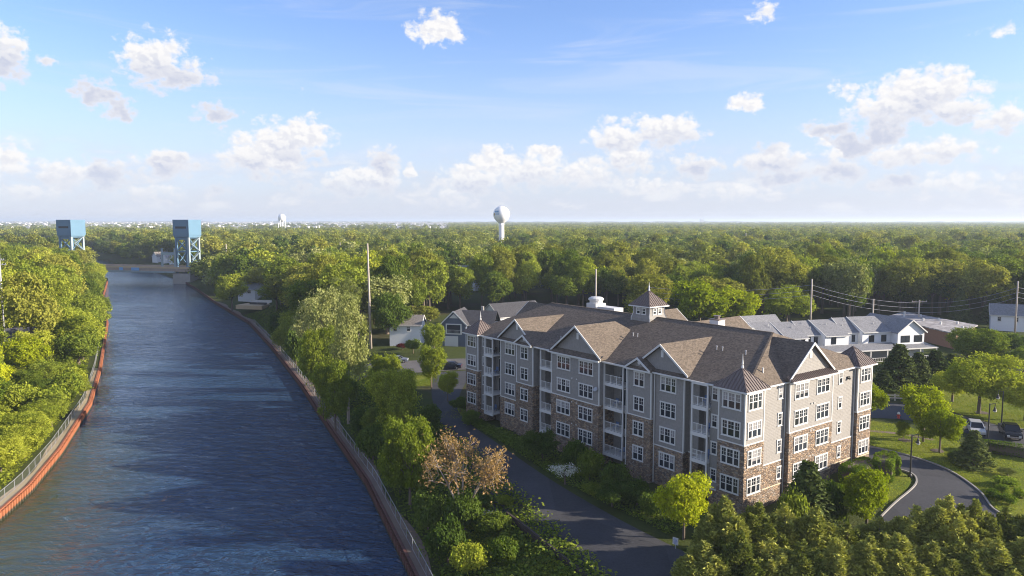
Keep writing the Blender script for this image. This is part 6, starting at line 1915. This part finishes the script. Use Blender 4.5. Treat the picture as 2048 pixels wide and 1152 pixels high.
hedge('dark clipped hedge under the windows of the entrance facade', 34.6, 80.2, R(37), 6.5, 1.4, 1.6, 6000)

# --- left bank: shrubby trees near, taller ones behind
def left_bank():
    rg = np.random.default_rng(21)
    pts = []
    tries = 0
    while len(pts) < 135 and tries < 20000:
        tries += 1
        y = 70 + 330 * rg.random() ** 1.35
        d = rg.uniform(3.4, 44) if y < 200 else rg.uniform(3.0, 60)
        x = float(lbx(y)) - d
        px_, py_ = to_px(x, y, 3)
        if px_ < -70: continue
        if y < 97 and d < 9 : continue
        if abs(px_ - 20) < 26 and 60 < y < 88: continue
        if abs(px_ - 14) < 34 and 128 < y < 170: continue
        if y > 165 and y < 192 and abs(x + 118) < 12: continue
        sp = 3.9 if y < 150 else (6.6 if y < 240 else 9.0)
        if all((x - a) ** 2 + (y - b) ** 2 > sp * sp for a, b, _ in pts): pts.append((x, y, d))
    return pts
LPTS = left_bank()
LT = []
for (x, y, d) in LPTS:
    near = y < 160
    edge = d < 12
    if near:
        H = random.uniform(4.0, 6.5) if edge else random.uniform(7.0, 10.5)
        Rr = random.uniform(2.6, 3.4) if edge else random.uniform(3.4, 4.6)
        key = random.choice(['fresh', 'fresh', 'bushfresh', 'green']) if edge else random.choice(['fresh', 'green', 'fresh', 'bright', 'green'])
        lab = {('fresh', True): 'light green shrubby tree at the edge of the orange bulkhead', ('bushfresh', True): 'light green bushy growth at the edge of the orange bulkhead', ('green', True): 'mid green shrubby tree at the edge of the orange bulkhead',
               ('fresh', False): 'light green tree on the near left bank, back from the canal', ('green', False): 'mid green tree on the near left bank, back from the canal', ('bright', False): 'bright yellow-green tree on the near left bank, back from the canal'}[(key, edge)]
    else:
        H = random.uniform(10, 14) if edge else random.uniform(15, 20)
        Rr = random.uniform(4.0, 5.2) if edge else random.uniform(5.2, 7.2)
        key = random.choice(['woodfresh', 'oak', 'wood', 'woodfresh']) if not edge else random.choice(['woodfresh', 'wood'])
        lab = {'woodfresh': 'light green', 'oak': 'olive', 'wood': 'mid green'}[key] + (' tree leaning over the far left canal edge' if edge else ' tall tree on the far left bank toward the lift bridge')
    LT.append((plant_tree(key, 'broadleaf_tree', lab, 'tree', x, y, Rr, H, 'trees and shrubs of the left bank'), key, x, y, d))
ORD = 'first second third fourth fifth sixth seventh eighth ninth tenth eleventh twelfth thirteenth fourteenth fifteenth sixteenth seventeenth eighteenth nineteenth twentieth'.split()
ORD += ['twenty-' + o for o in ORD[:9]] + ['thirtieth'] + ['thirty-' + o for o in ORD[:9]]
COLN = {'fresh': 'light green', 'bushfresh': 'low light green', 'green': 'mid green', 'bright': 'bright yellow-green', 'woodfresh': 'light green', 'oak': 'olive', 'wood': 'mid green', 'woodpale': 'pale blossoming', 'woodbright': 'yellow-green'}
cls = {}
for t, key, x, y, d in LT:
    band = 'at the orange bulkhead edge' if d < 12 else 'in the middle strip of the left bank' if d < 26 else 'in the back strip of the left bank'
    cls.setdefault((COLN[key], band), []).append((y, t))
for (c, band), l in cls.items():
    for k, (y, t) in enumerate(sorted(l, key=lambda q: q[0])):
        t['label'] = '%s tree %s, %s from the near end' % (c, band, ORD[k])

# --- the woods: the nearest trees one by one, the rest as one mass
excl = [(hx[0], 184, 9), (bx[0], 184, 11), (-60, 0, 0)]
def min_depth(px_):
    return float(np.interp(px_, [380, 440, 560, 640, 790, 800, 880, 885, 1330, 1335, 1500, 1510, 1760, 1770, 1960, 1965, 2150], [392, 330, 235, 190, 200, 214, 214, 246, 246, 214, 214, 222, 222, 236, 236, 215, 200]))
def forest_pts(y0, y1, sp, seed, wide=1.08):
    rg = np.random.default_rng(seed)
    out = []
    y = y0
    while y < y1:
        xs_ = np.arange(-.74 * y * wide, .74 * y * wide, sp)
        for x in xs_:
            xx = x + rg.uniform(-.48, .48) * sp; yy_ = y + rg.uniform(-.48, .48) * sp
            out.append((xx, yy_))
        y += sp * .9
    return np.array(out)
HOUSES = [(o.location.x, o.location.y) for o in col.objects if o.get('category') in ('house', 'terrace', 'building')]
def keep(x, y, margin=6):
    if y > 60 and lbx(y) - margin < x < rbx(y) + margin: return False
    if x < lbx(y) and y < 400: return False
    px_, _ = to_px(x, y, 10)
    if x > rbx(y) and y < min_depth(px_): return False
    for (a, b) in HOUSES:
        if abs(x - a) < 11 and -13 < y - b < 9: return False
        if abs(x - a * y / max(b, 1)) < 9 and -50 < y - b < -8: return False    # clearing in front of it
    if 470 < y < 825 and abs(px_ - 1003) < 34: return False
    if abs(x - BT[1][0]) < 22 and abs(y - 425) < 14: return False
    if y > 410 and y < 462 and x < -150: return False
    return True
cand = [p for p in forest_pts(186, 420, 10.2, 5) if keep(*p)]
def vis_key(p):
    return p[1]
cand.sort(key=vis_key)
indiv = cand[:225]
rest_near = cand[225:]
WT = []
for (x, y) in indiv:
    px_, _ = to_px(x, y, 10)
    r = random.random()
    key = 'oak' if r < .46 else 'wood' if r < .76 else 'woodfresh' if r < .91 else 'woodpale' if r < .98 else 'woodbright'
    H = random.uniform(13.0, 21.5); Rr = random.choice([random.uniform(4.2, 6.0), random.uniform(6.0, 9.0)])
    if px_ < 620: H *= .9
    if 1330 < px_ < 1500: H = random.uniform(13, 16)
    WT.append((plant_tree(key, 'broadleaf_tree', None, 'tree', x, y, Rr, H, 'broadleaf trees of the woods'), key, x, y))
LMK = [(376, 'right bridge tower'), (508, 'tan terrace'), (738, 'tall slim pole'), (925, 'dark blue house'), (1003, 'water tower'), (1192, 'rooftop-unit pole'), (1297, 'cupola'), (1440, 'yellow maples'), (1624, 'left townhouse pole'), (1747, 'middle townhouse pole'), (1839, 'T-shaped pole'), (2036, 'right-edge pole')]
cls = {}
for t, key, x, y in WT:
    px_, _ = to_px(x, y, 9)
    lm = min(LMK, key=lambda q: abs(q[0] - px_)); dy = y - min_depth(px_)
    row = 'front rows' if dy < 24 else 'middle rows' if dy < 60 else 'back rows'
    cls.setdefault((COLN[key], lm[1], 'left' if px_ < lm[0] else 'right', row), []).append((abs(px_ - lm[0]), t))
for (c, lm, sd, row), l in cls.items():
    for k, (dd, t) in enumerate(sorted(l, key=lambda q: q[0])):
        t['label'] = '%s woodland tree, %s to the %s of the %s, %s' % (c, ORD[k], sd, lm, row)

# far crowns, lower detail, used as instances in one mass
def far_crown(seed, Rr, H, n, per, leaf, cl, mat):
    rg = np.random.default_rng(seed)
    P, nr, lc, lr = broad_points(rg, Rr, H * .22, H, 14, n, per, cl)
    V, F = leaf_quads(P, nr, leaf, rg)
    return mesh_np('far_crown', V, F, LF[mat])
def gn_mass(name, pts, sx, sz, rot, crowns, label=None):
    me = bpy.data.meshes.new(name)
    V = np.array(pts, dtype=np.float32)
    me.vertices.add(len(V)); me.vertices.foreach_set('co', V.ravel())
    a = me.attributes.new('tree_scale', 'FLOAT_VECTOR', 'POINT'); a.data.foreach_set('vector', np.stack([sx, sx, sz], 1).astype(np.float32).ravel())
    a = me.attributes.new('tree_rot', 'FLOAT_VECTOR', 'POINT'); a.data.foreach_set('vector', np.stack([np.zeros(len(V)), np.zeros(len(V)), rot], 1).astype(np.float32).ravel())
    a = me.attributes.new('tree_kind', 'INT', 'POINT'); a.data.foreach_set('value', np.random.default_rng(3).integers(0, len(crowns), len(V)).astype(np.int32))
    o = bpy.data.objects.new(name, me); col.objects.link(o)
    g = bpy.data.node_groups.new(name, 'GeometryNodeTree')
    g.interface.new_socket('Geometry', in_out='INPUT', socket_type='NodeSocketGeometry'); g.interface.new_socket('Geometry', in_out='OUTPUT', socket_type='NodeSocketGeometry')
    gi, go = g.nodes.new('NodeGroupInput'), g.nodes.new('NodeGroupOutput')
    j = g.nodes.new('GeometryNodeJoinGeometry')
    for c in reversed(crowns):
        oi = g.nodes.new('GeometryNodeObjectInfo'); oi.inputs['Object'].default_value = c; oi.inputs['As Instance'].default_value = True
        g.links.new(oi.outputs['Geometry'], j.inputs[0])
    ip = g.nodes.new('GeometryNodeInstanceOnPoints')
    def attr(nm, ty):
        n = g.nodes.new('GeometryNodeInputNamedAttribute'); n.data_type = ty; n.inputs['Name'].default_value = nm; return n.outputs[0]
    g.links.new(gi.outputs[0], ip.inputs['Points']); g.links.new(j.outputs[0], ip.inputs['Instance'])
    ip.inputs['Pick Instance'].default_value = True
    g.links.new(attr('tree_kind', 'INT'), ip.inputs['Instance Index'])
    er = g.nodes.new('FunctionNodeEulerToRotation'); g.links.new(attr('tree_rot', 'FLOAT_VECTOR'), er.inputs[0]); g.links.new(er.outputs[0], ip.inputs['Rotation'])
    g.links.new(attr('tree_scale', 'FLOAT_VECTOR'), ip.inputs['Scale'])
    g.links.new(ip.outputs[0], go.inputs[0])
    md = o.modifiers.new('scatter', 'NODES'); md.node_group = g
    props(o, label, None, None, 'stuff')
    return o
def src(me):
    o = bpy.data.objects.new(me.name, me); return o      # unlinked source of the mass
crA = [src(far_crown(200 + i, rr_, hh2, 230, 9, .95, .75, m)) for i, (m, rr_, hh2) in enumerate([('far', 6.5, 17), ('far', 7.5, 16), ('olive', 6.0, 18), ('green', 5.2, 15), ('far', 8.2, 18), ('fresh', 6, 15), ('pale', 5.5, 15), ('deep', 4.2, 18), ('green', 7, 17)])]
crB = [src(far_crown(220 + i, 6.8, 17, 80, 6, 1.9, 1.0, m)) for i, m in enumerate(['far', 'far', 'olive', 'green'])]
rg = np.random.default_rng(9)
def mass(name, pts, crowns, lo=.8, hi=1.25):
    P = np.array([(x, y, hz_(x, y) if y < 1400 else 1.0) for x, y in pts])
    n = len(P); s = rg.uniform(lo, hi, n)
    gn_mass(name, P, s, np.minimum(s, 1.05) * rg.uniform(.72, 1.18, n), rg.uniform(0, 6.28, n), crowns)
ptsA = list(rest_near) + [p for p in forest_pts(420, 760, 10.2, 6) if keep(*p)]
mass('far_woods', ptsA, crA, .78, 1.28)
ptsB = [p for p in forest_pts(760, 1500, 12.0, 8) if keep(*p)] + [tuple(p) for p in forest_pts(1500, 3000, 15.5, 9)]
# beyond the left bank the land opens to the bay-side town: thinner woods there
def thin(p):
    px_, _ = to_px(p[0], p[1], 8)
    return not (p[1] > 1150 and px_ < 900 and rg.random() < .9)
mass('far_woods', [p for p in ptsB if thin(p)], crB, .8, 1.2)
ptsC = [tuple(p) for p in forest_pts(3000, 8300, 38, 10)]
mass('far_woods', [p for p in ptsC if not (to_px(p[0], p[1], 8)[0] < 900 and rg.random() < .9)], crB, 1.6, 2.6)
# far left side woods behind the left bank
ptsL = []
for p in forest_pts(200, 420, 10.5, 12, 1.12):
    x, y = p
    if x < lbx(y) - 58 and to_px(x, y, 5)[0] > -120: ptsL.append((x, y))
mass('far_woods', ptsL, crA, .75, 1.15)

# pale far town by the bay, houses of a pixel or two
mb = MB()
rg = np.random.default_rng(44)
for k in range(2400):
    px_ = rg.uniform(-60, 930) if k < 2150 else rg.uniform(930, 2080)
    Y = rg.uniform(2100, 7200) if k < 2150 else rg.uniform(2600, 6000)
    x = (px_ - 1024) / FPX * Y
    wd, hh_ = rg.uniform(9, 20) * (Y / 4500 + .5), rg.uniform(7, 12) * (Y / 6000 + .8)
    mb.box(x - wd / 2, x + wd / 2, Y - 6, Y + 6, 0, hh_ + 3)
o = mb.build('far_town', plain('far_town_walls', (.62, .61, .60), .7)); props(o, None, None, None, 'stuff')

# --- undergrowth on the banks and rough grass at the slope
def ground_cover(name, poly_fn, n, size, mat, hgt, seed):
    rg = np.random.default_rng(seed)
    XY = poly_fn(rg, n)
    z = height(XY[:, 0], XY[:, 1])
    nz = np.sin(XY[:, 0] * .9 + 2) * np.sin(XY[:, 1] * .7) * .5 + .5
    P = np.stack([XY[:, 0], XY[:, 1], z + hgt * rg.random(len(z)) ** 1.5 * (.35 + nz)], 1)
    V, F = leaf_quads(P, rg.normal(size=P.shape) * .5 + np.array([0, 0, 1]), size, rg)
    o = bpy.data.objects.new(name, mesh_np(name, V, F, LF[mat])); col.objects.link(o); props(o, None, None, None, 'stuff')
def rb_band(y0, y1, d0, d1):
    def f(rg, n):
        y = y0 + (y1 - y0) * rg.random(n) ** 1.4; d = rg.uniform(d0, d1, n); d = np.where(rg.random(n) < .15, d - 1.2, d)
        return np.stack([rbx(y) + d, y], 1)
    return f
def lb_band(y0, y1, d0, d1):
    def f(rg, n):
        y = y0 + (y1 - y0) * rg.random(n) ** 1.4; d = rg.uniform(d0, d1, n)
        return np.stack([lbx(y) - d, y], 1)
    return f
ground_cover('undergrowth', rb_band(58, 270, 2.4, 15.0), 60000, .30, 'deep', .75, 1)
ground_cover('undergrowth', rb_band(62, 270, 6, 16.0), 15000, .32, 'green', 1.1, 2)
ground_cover('undergrowth', lb_band(92, 330, 3.0, 26), 60000, .34, 'fresh', .9, 3)
ground_cover('rough_grass', lb_band(66, 130, 3.0, 22), 26000, .20, 'fresh', .25, 4)
def left_of_wall(rg, n):
    y = rg.uniform(60, 80, n); t = (y - 59.5) / 18.5
    return np.stack([8.2 - 9.2 * t - rg.random(n) * 6.5, y], 1)
ground_cover('rough_grass', left_of_wall, 16000, .20, 'fresh', .3, 5)
LF['blade'] = leaf_mat('lawn_blades', (0.170, 0.225, 0.022), (0.300, 0.310, 0.045), 0.35)
for k, (A, B) in enumerate(LAWNS):
    def in_lawn(rg, n, A=A, B=B):
        wdt = np.linalg.norm(B - A, axis=1); p = wdt / wdt.sum()
        i = rg.choice(len(A), n, p=p); t = rg.random(n)[:, None]; q = A[i] * (1 - t) + B[i] * t
        return q + rg.normal(size=q.shape) * .25
    area = float(np.mean(np.linalg.norm(B - A, axis=1)) * np.linalg.norm(np.diff((A + B) / 2, axis=0), axis=1).sum())
    ground_cover('lawn_grass', in_lawn, int(min(42000, area * 55)), .13, 'blade', .10, 70 + k)
# planting strip between drive and building, in shade
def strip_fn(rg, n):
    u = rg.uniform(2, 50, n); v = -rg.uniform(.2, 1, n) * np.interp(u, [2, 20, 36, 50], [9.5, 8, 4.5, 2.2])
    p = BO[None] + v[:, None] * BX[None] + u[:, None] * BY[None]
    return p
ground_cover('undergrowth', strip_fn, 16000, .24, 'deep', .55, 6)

# ------------------------------------------------------------------ air
hzb = MB(); hzb.box(-62000, 62000, -300, 62000, -5.2, 60.0)
hm = bpy.data.materials.new('haze_air'); hm.use_nodes = True
ht_ = hm.node_tree
for n in list(ht_.nodes): ht_.nodes.remove(n)
pv = ht_.nodes.new('ShaderNodeVolumePrincipled'); pv.inputs['Color'].default_value = (.72, .84, 1.0, 1); pv.inputs['Density'].default_value = 0.00014; pv.inputs['Anisotropy'].default_value = .2
ou = ht_.nodes.new('ShaderNodeOutputMaterial'); ht_.links.new(pv.outputs[0], ou.inputs['Volume'])
hb = hzb.build('haze', hm); props(hb, None, None, None, 'stuff')
